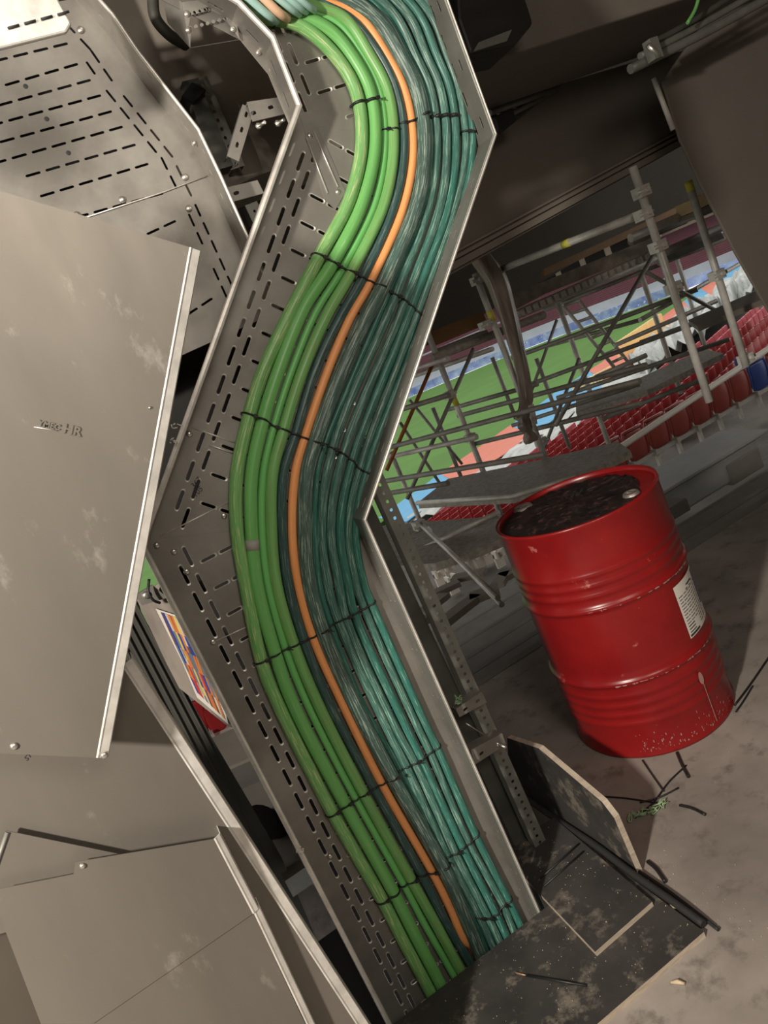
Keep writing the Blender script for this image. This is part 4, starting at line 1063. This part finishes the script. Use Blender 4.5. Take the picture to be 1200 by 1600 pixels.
# covers M (front)
Y3 = 1.46
c3 = cover('tray_cover', Y3, [xz(0, 1389, Y3), xz(115, 1366, Y3), xz(118, 1347, Y3), xz(334, 1311, Y3), xz(395, 1428, Y3), xz(145, 1600, Y3), xz(64, 1600, Y3), xz(-8, 1412, Y3)],
           'front bottom-left cover, upper one of two, with notched top edge', .013, (3, 4))
b = MB(); bolt_head(b, aY(129, 1353, Y3 - .001), (0, -1, 0), .0052, .004); b.build('rivet', M['bolt'], c3)
Y3b = 1.463
c4 = cover('tray_cover', Y3b, [xz(140, 1603, Y3b), xz(395, 1424, Y3b), xz(470, 1585, Y3b), xz(540, 1730, Y3b), xz(80, 1730, Y3b)],
           'front bottom cover, lower one of two, below the diagonal seam', .014, (1, 3))
b = MB(); b.tube([xz2 for xz2 in [aY(10, 1406, Y3 + .004), aY(40, 1480, Y3 + .006), aY(78, 1600, Y3 + .006), aY(90, 1660, Y3 + .006)]], .0035, 8); b.build('rolled_edge', M['cover'], c3)
Y4 = 1.48
t = empty('tray_cover', aY(60, 1340, Y4), 'small triangular end of a steel cover tucked behind the notched one', 'tray cover')
b = MB(); b.prism([aY(x_, y_, Y4) for x_, y_ in [(10, 1298), (184, 1334), (300, 1400), (-60, 1430), (-30, 1380)]], (0, .0016, 0)); b.build('sheet', M['cover'], t)
b = MB(); b.tube([aY(12, 1300, Y4), aY(-6, 1352, Y4), aY(-30, 1400, Y4)], .004, 8); b.build('rolled_edge', M['strut'], t)
# dim side of the lower tray seen left of the covers
b = MB(); b.prism([V((-1.2, 1.62, -.3)), V((-.2, 1.62, -.3)), V((-.2, 1.62, 1.2)), V((-1.2, 1.62, 1.2))], (0, .01, 0))
tag(b.build('back_panel', M['soffit']), 'dull brown panel behind the covers at the bottom left corner', 'panel')
# narrow steel angle right of cover L
t = empty('steel_angle', aY(480, 1500, 1.56), 'narrow grey steel angle beside the long cover edge at the bottom', 'steel angle')
b = MB(); b.prism([aY(x_, y_, 1.53) for x_, y_ in [(350, 1312), (366, 1318), (455, 1480), (530, 1640), (490, 1640), (420, 1460)]], (0, .02, 0)); b.build('web', M['galv'], t)

# ------------------------------------------------------------------ struts and brackets
def strut(name, A, B_, w_, Y, label, m='strut', pitch=.0262, hole=.0115, depth=.04, slot=False):
    """perforated channel, A,B in (x,z)"""
    A = V(A); B_ = V(B_); L = (B_ - A).length; d = (B_ - A) / L; n = V((d.y, -d.x)); t = empty(name, (B_.x, Y, B_.y), label, 'strut')
    hs = []; s_ = pitch * .8
    while s_ < L - hole and hole > 0:
        hs.append(slot2d(s_, 0, 0, hole * (2.0 if slot else 1.02), hole, 6)); s_ += pitch * (1.7 if slot else 1)
    Mx = Matrix(((d.x, n.x, 0, A.x), (0, 0, -1, Y), (d.y, n.y, 0, A.y), (0, 0, 0, 1)))
    if Mx.determinant() < 0: Mx = Matrix(((d.x, n.x, 0, A.x), (0, 0, 1, Y), (d.y, n.y, 0, A.y), (0, 0, 0, 1)))
    plate('front_plate', [(0, -w_/2), (L, -w_/2), (L, w_/2), (0, w_/2)], hs, Mx, .002, M[m], t)
    for sd in (-1, 1):
        b = MB(); o_ = n * (w_ / 2 * sd)
        a3 = V((A.x + o_.x, Y, A.y + o_.y)); b3 = V((B_.x + o_.x, Y, B_.y + o_.y)); q = n * (-.002 * sd); q3 = V((q.x, 0, q.y))
        b.prism([a3, b3, b3 + V((0, depth, 0)), a3 + V((0, depth, 0))], q3); b.build('channel_side', M[m], t)
    return t
sA, sB = xz(597, 768, 2.04), xz(835, 1290, 2.04)
xm = (sA[0] + sB[0]) / 2
strut('perforated_strut', (sA[0], sA[1] + .25), (sB[0], -.45), .041, 2.04, 'tall grey strut with a row of round holes right of the tray')
strut('plain_strut', (xz(575, 815, 2.1)[0] , 1.5), (xz(770, 1200, 2.1)[0] - .0, -.45), .05, 2.1, 'dark plain upright strut between tray rim and perforated strut', 'darkstrut', hole=0)
def bracket(P0, P1, P2, P3, Y, label, slots, bolts=(), group=None):
    t = empty('tray_bracket', aY(*P0, Y), label, 'bracket', group)
    q = [xz(*p, Y) for p in (P0, P1, P2, P3)]; hs = []
    for (x_, y_) in slots:
        c = xz(x_, y_, Y); hs.append(slot2d(c[0], c[1], 0.05, .017, .0095, 5))
    plate('web', q, hs, face_XZ(Y), .003, M['galv_base'], t)
    b = MB(); a3 = [V((q[0][0], Y, q[0][1])), V((q[1][0], Y, q[1][1]))]; b.prism([a3[0], a3[1], a3[1] + V((0, .04, 0)), a3[0] + V((0, .04, 0))], (0, 0, -.003)); b.build('top_flange', M['galv_base'], t)
    b = MB()
    for (x_, y_) in bolts:
        p = aY(x_, y_, Y - .001); bolt_head(b, p, (0, -1, 0), .009, .006, 6); b.tube([p, p + V((.008, -.028, -.004))], .0042, 8)
    if bolts: b.build('bolt', M['bolt'], t)
    return t
bracket((712, 1108), (752, 1081), (760, 1097), (718, 1120), 2.0, 'upper slotted bracket joining tray and perforated strut', [(727, 1108), (746, 1095)])
bracket((735, 1172), (784, 1146), (790, 1163), (742, 1194), 1.97, 'lower slotted bracket with a protruding bolt on the perforated strut', [(752, 1177)], [(778, 1163)])
b = MB(); b.tube([aY(728, 1130, 2.03), aY(762, 1152, 2.03)], .002, 6); tag(b.build('tie_wire', M['bolt']), 'thin wire between the two brackets on the strut', 'wire')
# upper left supports
strut('perforated_strut', xz(312, 122, 2.42), xz(372, 262, 2.42), .045, 2.42, 'upright perforated strut on the concrete wall between the two trays', 'strut')
strut('plain_strut', xz(297, 125, 2.40), xz(352, 262, 2.40), .05, 2.40, 'dark channel beside the perforated strut on the concrete wall', 'darkstrut', hole=0)
bracket((386, 160), (440, 152), (446, 178), (395, 190), 1.98, 'short slotted bracket bolted under the left flange of the main tray', [(396, 177), (423, 168)], [(404, 197), (434, 193)])
strut('slotted_angle', xz(388, 168, 2.0), xz(364, 248, 2.0), .030, 2.0, 'short slotted steel angle below the bracket between the trays', 'galv_base', pitch=.024, hole=.008, slot=True)
bracket((352, 294), (402, 282), (412, 302), (362, 316), 2.06, 'lower slotted bracket between the left tray and the main tray', [(369, 302)], [])
strut('slotted_angle', xz(392, 318, 2.08), xz(404, 344, 2.08), .035, 2.08, 'stub of slotted angle under the lower bracket between the trays', 'strut', hole=.008)
t = empty('wiring_box', aY(322, 210, 2.44), 'dark grey box fixed to the concrete beside the left tray', 'box')
b = MB(); b.prism([aY(x_, y_, 2.40) for x_, y_ in [(305, 150), (322, 150), (352, 250), (330, 262), (310, 200)]], (0, .1, 0)); b.build('casing', M['darkstrut'], t)
b = MB(); b.prism([aY(x_, y_, 2.38) for x_, y_ in [(284, 150), (300, 128), (322, 140), (303, 160)]], (0, .1, 0)); b.build('gland', M['black'], t)
b = MB(); b.tube(catmull([aY(238, -10, 2.3), aY(243, 28, 2.3), aY(262, 52, 2.3), aY(290, 70, 2.35)], 6), .016, 10)
tag(b.build('hose', M['darkstrut']), 'grey hose curving behind the tray elbow at the top', 'hose')
# horizontal perforated channel leaving the elbow at the top
t = empty('tray_elbow', aY(330, 40, 1.9), 'steel tray elbow with rows of round holes at the top of the photo', 'tray elbow')
q = [xz(x_, y_, 1.93) for x_, y_ in [(285, 4), (362, -6), (374, 62), (297, 75)]]
hs = []
for j, (A_, B_) in enumerate((((296, 22), (345, 9)), ((297, 44), (352, 29)))):
    for k in range(7):
        c = xz(A_[0] + (B_[0] - A_[0]) * k / 6, A_[1] + (B_[1] - A_[1]) * k / 6, 1.93); hs.append(slot2d(c[0], c[1], 0, .0082, .008, 5))
plate('front_plate', q, hs, face_XZ(1.93), .002, M['galv'], t)
b = MB(); b.prism([aY(x_, y_, Y) for x_, y_, Y in [(285, 4, 1.93), (297, 75, 1.93), (262, 36, 1.99), (250, -20, 1.99)]], (.0015, .001, 0)); b.build('side_plate', M['galv'], t)
for (x_, y_) in [(292, 22), (294, 47), (359, 22), (364, 46), (358, 3)]: bolts([aY(x_, y_, 1.928)], (0, -1, 0), .008, .005, 'bolt_head', M['bolt'], t)

# ------------------------------------------------------------------ gap between covers and tray
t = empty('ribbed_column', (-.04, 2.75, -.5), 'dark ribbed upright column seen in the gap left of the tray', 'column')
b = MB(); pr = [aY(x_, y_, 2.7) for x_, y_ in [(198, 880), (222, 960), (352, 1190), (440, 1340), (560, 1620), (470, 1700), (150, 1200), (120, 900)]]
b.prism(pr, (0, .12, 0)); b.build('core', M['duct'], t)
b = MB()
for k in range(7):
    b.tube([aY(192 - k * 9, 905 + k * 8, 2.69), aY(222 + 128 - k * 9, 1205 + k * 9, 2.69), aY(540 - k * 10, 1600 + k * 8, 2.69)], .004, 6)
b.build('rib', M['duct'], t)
# poster board on canvas
t = empty('poster_board', aY(290, 1040, 2.45), 'tilted board with a colourful abstract print hanging behind the tray', 'poster')
PQ = lambda x_, y_, Y=2.5: aY(x_, y_, Y)
b = MB(); b.prism([PQ(214, 938, 2.52), PQ(256, 905, 2.52), PQ(330, 1010, 2.52), PQ(372, 1140, 2.52), PQ(355, 1134, 2.52), PQ(280, 1075, 2.52), PQ(262, 1040, 2.52)], (0, .012, 0)); b.build('canvas', M['canvas'], t)
b = MB(); b.prism([PQ(243, 951, 2.51), PQ(293, 967, 2.51), PQ(330, 1020, 2.51), PQ(357, 1132, 2.51), PQ(308, 1090, 2.51), PQ(285, 1035, 2.51)], (0, .004, 0)); b.build('print_border', M['paper'], t)
cm = [mat('print_blue', (.03, .06, .30), .5), mat('print_orange', (.62, .20, .06), .5), mat('print_yellow', (.68, .52, .12), .5), mat('print_cream', (.62, .52, .42), .5), mat('print_brown', (.16, .07, .05), .5), mat('print_red', (.50, .05, .04), .5), mat('print_slate', (.14, .18, .24), .5)]
rnd = random.Random(11); bs = [MB() for _ in cm]
A_, B_, C_, D_ = PQ(250, 956, 2.508), PQ(296, 972, 2.508), PQ(352, 1124, 2.508), PQ(308, 1082, 2.508)
nu, nv = 12, 5
for i in range(nu):
    for j in range(nv):
        def G_(s_, t_): return (A_ * (1 - s_) + B_ * s_) * (1 - t_) + (D_ * (1 - s_) + C_ * s_) * t_
        k = rnd.choice([0, 0, 1, 1, 1, 2, 3, 4, 4, 5, 6, 6]); j2 = j + rnd.choice([1, 1, 1.6]); sk_ = rnd.uniform(-.3, .3)
        q = [G_(min(1, max(0, (i + sk_) / nu)), j / nv), G_(min(1, (i + 1 + sk_ * .5) / nu), j / nv), G_(min(1, (i + 1) / nu), min(1, j2 / nv)), G_(i / nu, min(1, j2 / nv))]
        bs[k].prism([p + V((0, -.0006 * rnd.random(), 0)) for p in q], (0, .0012, 0))
bb = MB()
for k, b_ in enumerate(bs): bb.add(b_.v, b_.f, mi=k)
bb.build('print', None, t, mats=cm)
b = MB(); b.prism([PQ(212, 930, 2.42), PQ(238, 914, 2.42), PQ(262, 934, 2.42), PQ(222, 946, 2.42)], (0, .01, 0)); b.build('hanger_plate', M['galv_base'], t)
b = MB(); b.tube([PQ(250, 932, 2.43), V((.15, 2.61, 1.28))], .008, 6); b.build('hanger_arm', M['darkstrut'], t)
b = MB(); bolt_head(b, PQ(228, 930, 2.415), (0, -1, 0), .012, .008); b.build('hanger_bolt', M['bolt'], t)
b = MB(); b.tube(catmull([PQ(233, 905, 2.40), PQ(232, 925, 2.39), PQ(240, 938, 2.39), PQ(250, 942, 2.40)], 5), .0045, 6); tag(b.build('cable_tie', M['black']), 'black cable tie through the plate holding the poster board', 'cable tie')
# things glimpsed beyond the gap
b = MB(); b.box((.15, 30, -7), (3.5, 12, 1.0)); tag(b.build('yellow_barrier', M['yellowp']), 'yellow barrier far off in the narrow gap left of the poster', 'barrier')
def farquad(name, px, Y, m, label, cat, th=.1):
    b = MB(); b.prism([aY(x_, y_, Y) for x_, y_ in px], (0, th, 0)); return tag(b.build(name, m), label, cat)
bpy.data.objects.remove(bpy.data.objects['yellow_barrier'])
farquad('yellow_barrier', [(228, 988), (250, 980), (262, 1020), (238, 1030)], 11, M['yellowp'], 'yellow barrier in the narrow gap left of the poster', 'barrier')
farquad('white_fence_panel', [(238, 1024), (262, 1014), (288, 1064), (262, 1082)], 10, M['paper'], 'white panel in the narrow gap below the yellow barrier', 'panel')
for k, (P1, P2) in enumerate([((212, 960), (300, 1150)), ((226, 950), (322, 1160))]):
    b = MB(); b.tube([aY(*P1, 8.5), aY(*P2, 8.5)], .035, 8); tag(b.build('scaffold_post', M['tubedark'] if k else M['tube']), ['left', 'right'][k] + ' of the two far posts in the gap left of the poster', 'post')
b = MB()
for (P1, P2) in [((215, 985), (250, 972)), ((225, 1010), (262, 995)), ((235, 1035), (275, 1020)), ((248, 1062), (290, 1042))]: b.tube([aY(*P1, 8.4), aY(*P2, 8.4)], .02, 6)
tag(b.build('scaffold_rungs', M['tubedark']), 'dark crossbars between the far posts left of the poster', 'crossbars', None, 'stuff')
for k, q in enumerate(([(288, 1100), (318, 1092), (330, 1160), (296, 1172)], [(310, 1108), (345, 1112), (362, 1128), (352, 1140), (334, 1152)])):
    t = empty('stadium_seat', aY(*q[0], 5.6), ['left', 'right'][k] + ' dark red seat back below the poster board', 'seat', 'seats below the poster')
    b = MB(); b.prism([aY(x_, y_, 5.6) for x_, y_ in q], (0, .05, 0)); bevel(b.build('backrest', M['seatred'], t), .02, 2)
t = empty('seat_support_rail', aY(340, 1150, 5.5), 'white seat rail with brackets below the poster board', 'rail')
b = MB(); b.prism([aY(x_, y_, 5.5) for x_, y_ in [(308, 1163), (366, 1138), (370, 1146), (312, 1174)]], (0, .06, 0)); b.build('rail', M['whitepipe'], t)
b = MB(); b.box(aY(332, 1160, 5.45), (.07, .08, .14)); b.box(aY(322, 1164, 5.45), (.05, .08, .10)); b.build('bracket', M['bracket'], t)
for k, (q, Y, mk, lb) in enumerate([([(322, 1186), (385, 1158), (394, 1178), (334, 1208)], 4.9, 'trimc', 'upper pale step edge in the gap left of the tray'),
                                ([(336, 1208), (400, 1180), (420, 1215), (355, 1245)], 4.5, 'trimc', 'middle step face in the gap left of the tray'),
                                ([(352, 1245), (425, 1212), (450, 1262), (372, 1285)], 4.1, 'step', 'lower step face in the gap left of the tray')]):
    farquad('terrace_step', q, Y, M[mk], lb, 'step', .3)
t = empty('pump_unit', aY(420, 1290, 2.9), 'dark machinery with a round housing in the pit left of the tray', 'machinery')
b = MB(); b.tube([aY(405, 1290, 2.9), aY(440, 1285, 3.1)], .06, 20); b.build('housing', M['darkstrut'], t)
b = MB(); b.tube([aY(402, 1290, 2.85), aY(405, 1290, 2.9)], .075, 20); b.build('cover_ring', M['blackbox'], t)
b = MB(); b.box(aY(466, 1372, 2.6), (.09, .05, .07)); b.build('bracket', M['strut'], t)
# dark pit lining behind the tray foot
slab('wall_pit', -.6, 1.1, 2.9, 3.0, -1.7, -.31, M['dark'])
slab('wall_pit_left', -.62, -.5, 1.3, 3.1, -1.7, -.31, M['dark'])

# ================================================================== FLOOR BOARDS AND STANDING BOARD
def board(name, pts, z0, th, label, front=True):
    t = empty(name, (pts[0][0], pts[0][1], z0), label, 'board')
    b = MB(); n = len(pts); A = [V((x_, y_, z0 + th)) for x_, y_ in pts]; B2 = [V((x_, y_, z0)) for x_, y_ in pts]
    b.prism(A, (0, 0, -.0012)); b.build('black_face', M['ply'], t, fixn=True)
    b = MB(); b.prism([p + V((0, 0, -.0013)) for p in A], (0, 0, -(th - .0013))); b.build('raw_edge', M['plyedge'], t, fixn=True)
    return t
board('plywood_sheet', [(-.42, 1.452), (.832, 1.452), (.836, 1.832), (-.42, 1.846)], 0, .019, 'larger black plywood sheet on the floor around the tray foot')
board('plywood_sheet', [(.597, 1.596), (.806, 1.604), (.838, 2.10), (.63, 2.13)], .0195, .016, 'smaller black plywood piece lying on top, right of the tray foot')
t = empty('standing_board', (.86, 1.9, 0), 'dark board with raw edge standing upright behind the floor boards', 'board')
sbp = [aX(x_, y_, .862) for x_, y_ in [(997, 1372), (968, 1288), (947, 1258), (838, 1172), (792, 1152)]] + [V((.862, 2.30, -.02)), V((.862, 1.74, -.002))]
sbp = [V((.862, 1.735, .0)), V((.862, 1.742, .20)), V((.862, 1.775, .238)), V((.862, 2.05, .312)), V((.862, 2.27, .268)), V((.862, 2.42, .02)), V((.862, 2.42, 0))]
b = MB(); b.prism(sbp, (.0012, 0, 0)); b.build('black_face', M['ply'], t, fixn=True)
b = MB(); b.prism([p + V((.0013, 0, 0)) for p in sbp], (.018, 0, 0)); b.build('raw_edge', M['plyedge'], t, fixn=True)
b = MB(); b.tube(catmull([V((.848, 2.35, .012)), V((.846, 2.1, .020)), V((.846, 1.9, .030)), V((.842, 1.72, .030)), V((.846, 1.56, .026)), V((.850, 1.47, .016))], 6), [.011] * 31, 8)
tag(b.build('sealing_strip', M['rubber']), 'black foam strip along the foot of the standing board', 'strip')
b = MB(); b.tube(catmull([V((.87, 1.735, .01)), V((.872, 1.62, .010)), V((.868, 1.50, .008)), V((.866, 1.44, .006))], 6), .005, 8)
tag(b.build('sealing_strip', M['rubber']), 'short black strip end reaching past the corner of the big plywood sheet', 'strip')
for k, (P1, P2) in enumerate([((845, 1372), (905, 1318)), ((850, 1385), (912, 1330))]):
    b = MB(); b.tube([aZ(*P1, .04), aZ(*P2, .04)], .0028, 6); tag(b.build('cable_tie', M['black']), ['upper', 'lower'][k] + ' loose tie lying across the small plywood piece', 'cable tie')

# ================================================================== DRUM
DX, DY, DR, DH = 1.466, 2.308, .2925, .88
dr = empty('steel_drum', (DX, DY, 0), 'dented red steel drum with black tarry lid standing on the concrete floor', 'drum')
prof = [(.0, .012), (DR - .012, .012), (DR - .006, .0), (DR + .003, .002), (DR + .004, .010), (DR - .001, .018)]
def rib(z, a, w_): return [(DR, z - w_), (DR + a * .5, z - w_ * .5), (DR + a, z), (DR + a * .5, z + w_ * .5), (DR, z + w_)]
for z_ in (.135, .172, .209, .246): prof += rib(z_, .0045, .014)
prof += [(DR, .277)]; prof += rib(.297, .011, .016)
prof += [(DR, .34), (DR, .56)]; prof += rib(.583, .011, .016)
prof += [(DR, .612)]
for z_ in (.632, .668, .704): prof += rib(z_, .0045, .014)
prof += [(DR, .75), (DR, DH - .016), (DR + .004, DH - .008), (DR + .003, DH), (DR - .004, DH + .001), (DR - .009, DH - .003), (DR - .011, DH - .016)]
b = MB(); b.lathe(prof, (DX, DY, 0), 96); o = drum_body = b.build('drum_body', M['red'], dr, fixn=True)
for p in o.data.vertices:      # a few shallow dents
    dv = V((p.co.x - DX, p.co.y - DY, 0)); a_ = math.degrees(atan2(dv.y, dv.x))
    for (aa, zz, ra, rz, dep) in ((-128, .815, 16, .05, .006), (-98, .80, 14, .04, .005), (-60, .60, 10, .06, .006), (-70, .05, 30, .05, .004), (-60, .30, 14, .05, .004), (-140, .17, 12, .06, .004)):
        g_ = math.exp(-((a_ - aa) / ra) ** 2 - ((p.co.z - zz) / rz) ** 2)
        if dv.length > .2: p.co -= dv.normalized() * dep * g_
b = MB(); b.lathe([(.0, DH - .016), (.10, DH - .0155), (.2, DH - .016), (DR - .011, DH - .0165)], (DX, DY, 0), 64); b.build('lid', M['red'], dr, fixn=True)
b = MB(); rnd = random.Random(5); vs_ = [(DX, DY, DH - .010)]; n = 72; rings = 9
for i in range(1, rings + 1):
    for k in range(n):
        a_ = 2 * pi * k / n; rr_ = (DR - .014) * i / rings
        lob = 1 - (.22 * max(0, cos(a_ - radians(-25))) ** 2 if i == rings else 0) - (.10 * max(0, cos(a_ - radians(-25))) ** 2 if i == rings - 1 else 0)
        z_ = DH - .0155 + (.002 + .0085 * rnd.random() if i < rings else .0002)
        vs_.append((DX + cos(a_) * rr_ * lob, DY + sin(a_) * rr_ * lob, z_))
b.add(vs_, [(0, 1 + k, 1 + (k + 1) % n) for k in range(n)] + [(1 + (i-1)*n + k, 1 + i*n + k, 1 + i*n + (k+1) % n, 1 + (i-1)*n + (k+1) % n) for i in range(1, rings) for k in range(n)], True)
b.build('tar_layer', M['gunk'], dr, fixn=True)
for k, (x_, y_, r_) in enumerate([(1.395, 2.545, .032), (1.548, 2.10, .024)]):
    b = MB(); b.lathe([(r_ * 1.25, DH - .012), (r_ * 1.1, DH - .004), (r_, DH - .002), (r_ * .85, DH - .001), (r_ * .8, DH - .006), (0, DH - .006)], (x_, y_, 0), 24); b.build('bung', M['steelrim'], dr, fixn=True)
    b = MB(); b.box((x_, y_, DH - .003), (r_ * 1.3, .006, .006), Matrix.Rotation(.6 + k, 3, 'Z')); b.build('bung_bar', M['bolt'], dr)
# label, wrapped round the side
def wrap(mb, a0, a1, z0, z1, off, n=10, th=.0006):
    vs_ = []
    for i in range(n + 1):
        a_ = radians(a0 + (a1 - a0) * i / n)
        for z_ in (z0, z1): vs_.append((DX + cos(a_) * (DR + off), DY + sin(a_) * (DR + off), z_))
    mb.add(vs_, [(2*i, 2*i+2, 2*i+3, 2*i+1) for i in range(n)], True)
lb = MB(); wrap(lb, -80, -46, .345, .54, .0012, 14); lo = lb.build('label', M['paper'], dr)
ix = MB(); rnd = random.Random(2)
for j in range(13):
    z_ = .362 + j * .011
    if j < 3: wrap(ix, -78, -70, z_, z_ + .004, .0016, 4)
    a_ = -78 if j > 2 else -62
    while a_ < -50:
        l_ = rnd.uniform(2, 6); wrap(ix, a_, min(-49, a_ + l_), z_, z_ + .0030, .0016, 3); a_ += l_ + .9
for (x0, y0, x1, y1) in [(-66, .512, -58, .528), (-62, .50, -60, .535), (-64, .522, -56, .51), (-57, .505, -54, .53), (-68, .50, -65, .52)]:
    wrap(ix, x0, x1, min(y0, y1), min(y0, y1) + .004, .0017, 4)
wrap(ix, -79, -66, .349, .357, .0016, 4)
ix.build('label_print', M['ink'], lo)
bl = MB(); wrap(bl, -51, -47, .40, .53, .0017, 4); bl.build('label_blue_panel', M['seatblue'], lo)
# pale splash with a drip
sp_ = MB(); vs_ = []; a0, z0 = -84, .20
for k in range(12):
    an_ = 2 * pi * k / 12; vs_.append((a0 + 2.0 * cos(an_), z0 + .020 * sin(an_) * (1 + .4 * (sin(an_) > 0))))
sp_.add([(DX + cos(radians(a_)) * (DR + .0052), DY + sin(radians(a_)) * (DR + .0052), z_) for a_, z_ in vs_], [list(range(12))])
wrap(sp_, -84, -83.4, .03, .19, .0056, 2); sp_.build('paint_splash', M['dust'], dr)
sc_ = MB(); rnd = random.Random(9)
for k in range(130):
    a_ = rnd.uniform(-142, -40); z_ = .02 + abs(rnd.gauss(0, .035)); l_ = rnd.uniform(.15, .9)
    if z_ < .12: wrap(sc_, a_, a_ + l_, z_, z_ + rnd.uniform(.0008, .010), .0008, 2)
for k in range(90):
    a_ = rnd.uniform(-140, -40); l_ = rnd.uniform(.4, 3.2); zz = rnd.choice([.297, .583]); wrap(sc_, a_, a_ + l_, zz - .002 + rnd.uniform(-.003, .003), zz - .0012 + rnd.uniform(0, .0022), .0114, 2)
join(drum_body, sc_, M['dust'])

# ================================================================== FLOOR DEBRIS
def line_thing(name, pts, r_, m, label, cat, group=None, z_=.004):
    b = MB(); b.tube(catmull([V((x_, y_, z_)) for x_, y_ in pts], 5) if len(pts) > 2 else [V((x_, y_, z_)) for x_, y_ in pts], r_, 6)
    return tag(b.build(name, M[m]), label, cat, group)
g = 'loose black ties on the floor'
fz = lambda x_, y_: tuple(aZ(x_, y_, .004)[:2])
for pts, r_, lb in [
    ([(1058, 1176), (1066, 1195), (1076, 1214)], .0055, 'short thick black strap end in front of the drum foot'),
    ([(1004, 1188), (1020, 1212), (1037, 1236)], .003, 'straight black tie leading from the drum foot to the tangle'),
    ([(1072, 1196), (1045, 1222), (1020, 1255), (992, 1278)], .003, 'longest black tie running diagonally through the tangle'),
    ([(928, 1244), (975, 1247), (1010, 1252), (1040, 1256)], .003, 'flat black tie stretching left from the tangle'),
    ([(1000, 1254), (1030, 1246), (1060, 1231)], .003, 'black tie crossing the tangle to the right'),
    ([(1062, 1258), (1082, 1263), (1102, 1273)], .0042, 'single black tie lying apart right of the tangle'),
    ([(1012, 1346), (1024, 1356), (1040, 1378)], .006, 'black scrap by the corner of the standing board'),
    ([(1148, 1102), (1172, 1070), (1202, 1026)], .0042, 'upper black cord curving away right of the drum foot'),
    ([(1150, 1112), (1160, 1098), (1176, 1072)], .0034, 'lower black cord right of the drum foot')]:
    line_thing('cable_tie', [fz(*p) for p in pts], r_, 'black', lb, 'cable tie', g)
rnd = random.Random(4); pts = []
for k in range(60):
    f_ = k / 59; c = aZ(982 + 62 * f_, 1280 - 24 * f_, .008); pts.append(c + V((rnd.uniform(-.018, .018), rnd.uniform(-.016, .016), rnd.uniform(-.003, .012))))
b = MB(); b.tube(catmull(pts, 3), .0016, 5); tag(b.build('string_tangle', M['green_string']), 'tangle of pale green string on the floor in front of the drum', 'string')
pts = [aY(716 + rnd.uniform(-6, 6), 1094 + rnd.uniform(-9, 9), 1.99) for k in range(24)]
b = MB(); b.tube(catmull(pts, 3), .0022, 5); tag(b.build('string_tangle', M['green_string']), 'small ball of green string caught beside the upper strut bracket', 'string')
t = empty('cable_offcut', aZ(860, 1530, .02), 'black wire offcut with stripped copper end on the big plywood sheet', 'wire offcut')
b = MB(); b.tube([aZ(822, 1524, .024), aZ(870, 1532, .024), aZ(916, 1540, .024)], .003, 8); b.build('jacket', M['black'], t)
b = MB()
for d_ in (-.003, 0, .003): b.tube([aZ(823, 1524, .024), aZ(806, 1520, .024) + V((0, d_, 0))], .0012, 5)
b.build('bare_strands', M['copper'], t)
for (A_, B_, r_, z_, lb) in [((1048, 1535), (1070, 1537), .006, .006, 'pale wood chip on the concrete below the big plywood sheet'),
                         ((1004, 1376), (1020, 1386), .008, .02, 'pale chip by the foot of the standing board'), ((1048, 1410), (1054, 1420), .008, .012, 'white crumb beside the black strip')]:
    b = MB(); b.tube([aZ(*A_, z_), aZ((A_[0] + B_[0]) / 2, (A_[1] + B_[1]) / 2 - 2, z_), aZ(*B_, z_)], [r_ * .5, r_, r_ * .5], 8); tag(b.build('wood_chip', M['wood']), lb, 'wood chip')
b = MB(); rnd = random.Random(8)
for k in range(330):
    u_ = rnd.random()
    if u_ < .35: x_, y_, z_ = rnd.uniform(.2, .83), rnd.uniform(1.46, 1.82), .0195
    elif u_ < .6: x_, y_, z_ = rnd.uniform(.64, .81), rnd.uniform(1.63, 2.1), .036
    elif u_ < .85: x_, y_, z_ = .875 + abs(rnd.gauss(0, .05)), rnd.uniform(1.35, 1.75), .001
    else: x_, y_, z_ = rnd.uniform(.6, 2.2), rnd.uniform(1.2, 2.2), .001
    s_ = rnd.uniform(.0004, .0017); b.box((x_, y_, z_ + s_ / 2), (s_ * rnd.uniform(1, 2), s_, s_), Matrix.Rotation(rnd.uniform(0, 3), 3, 'Z'))
tag(b.build('debris_crumbs', M['wood']), 'pale crumbs and grit scattered over plywood and floor', 'debris', None, 'stuff')
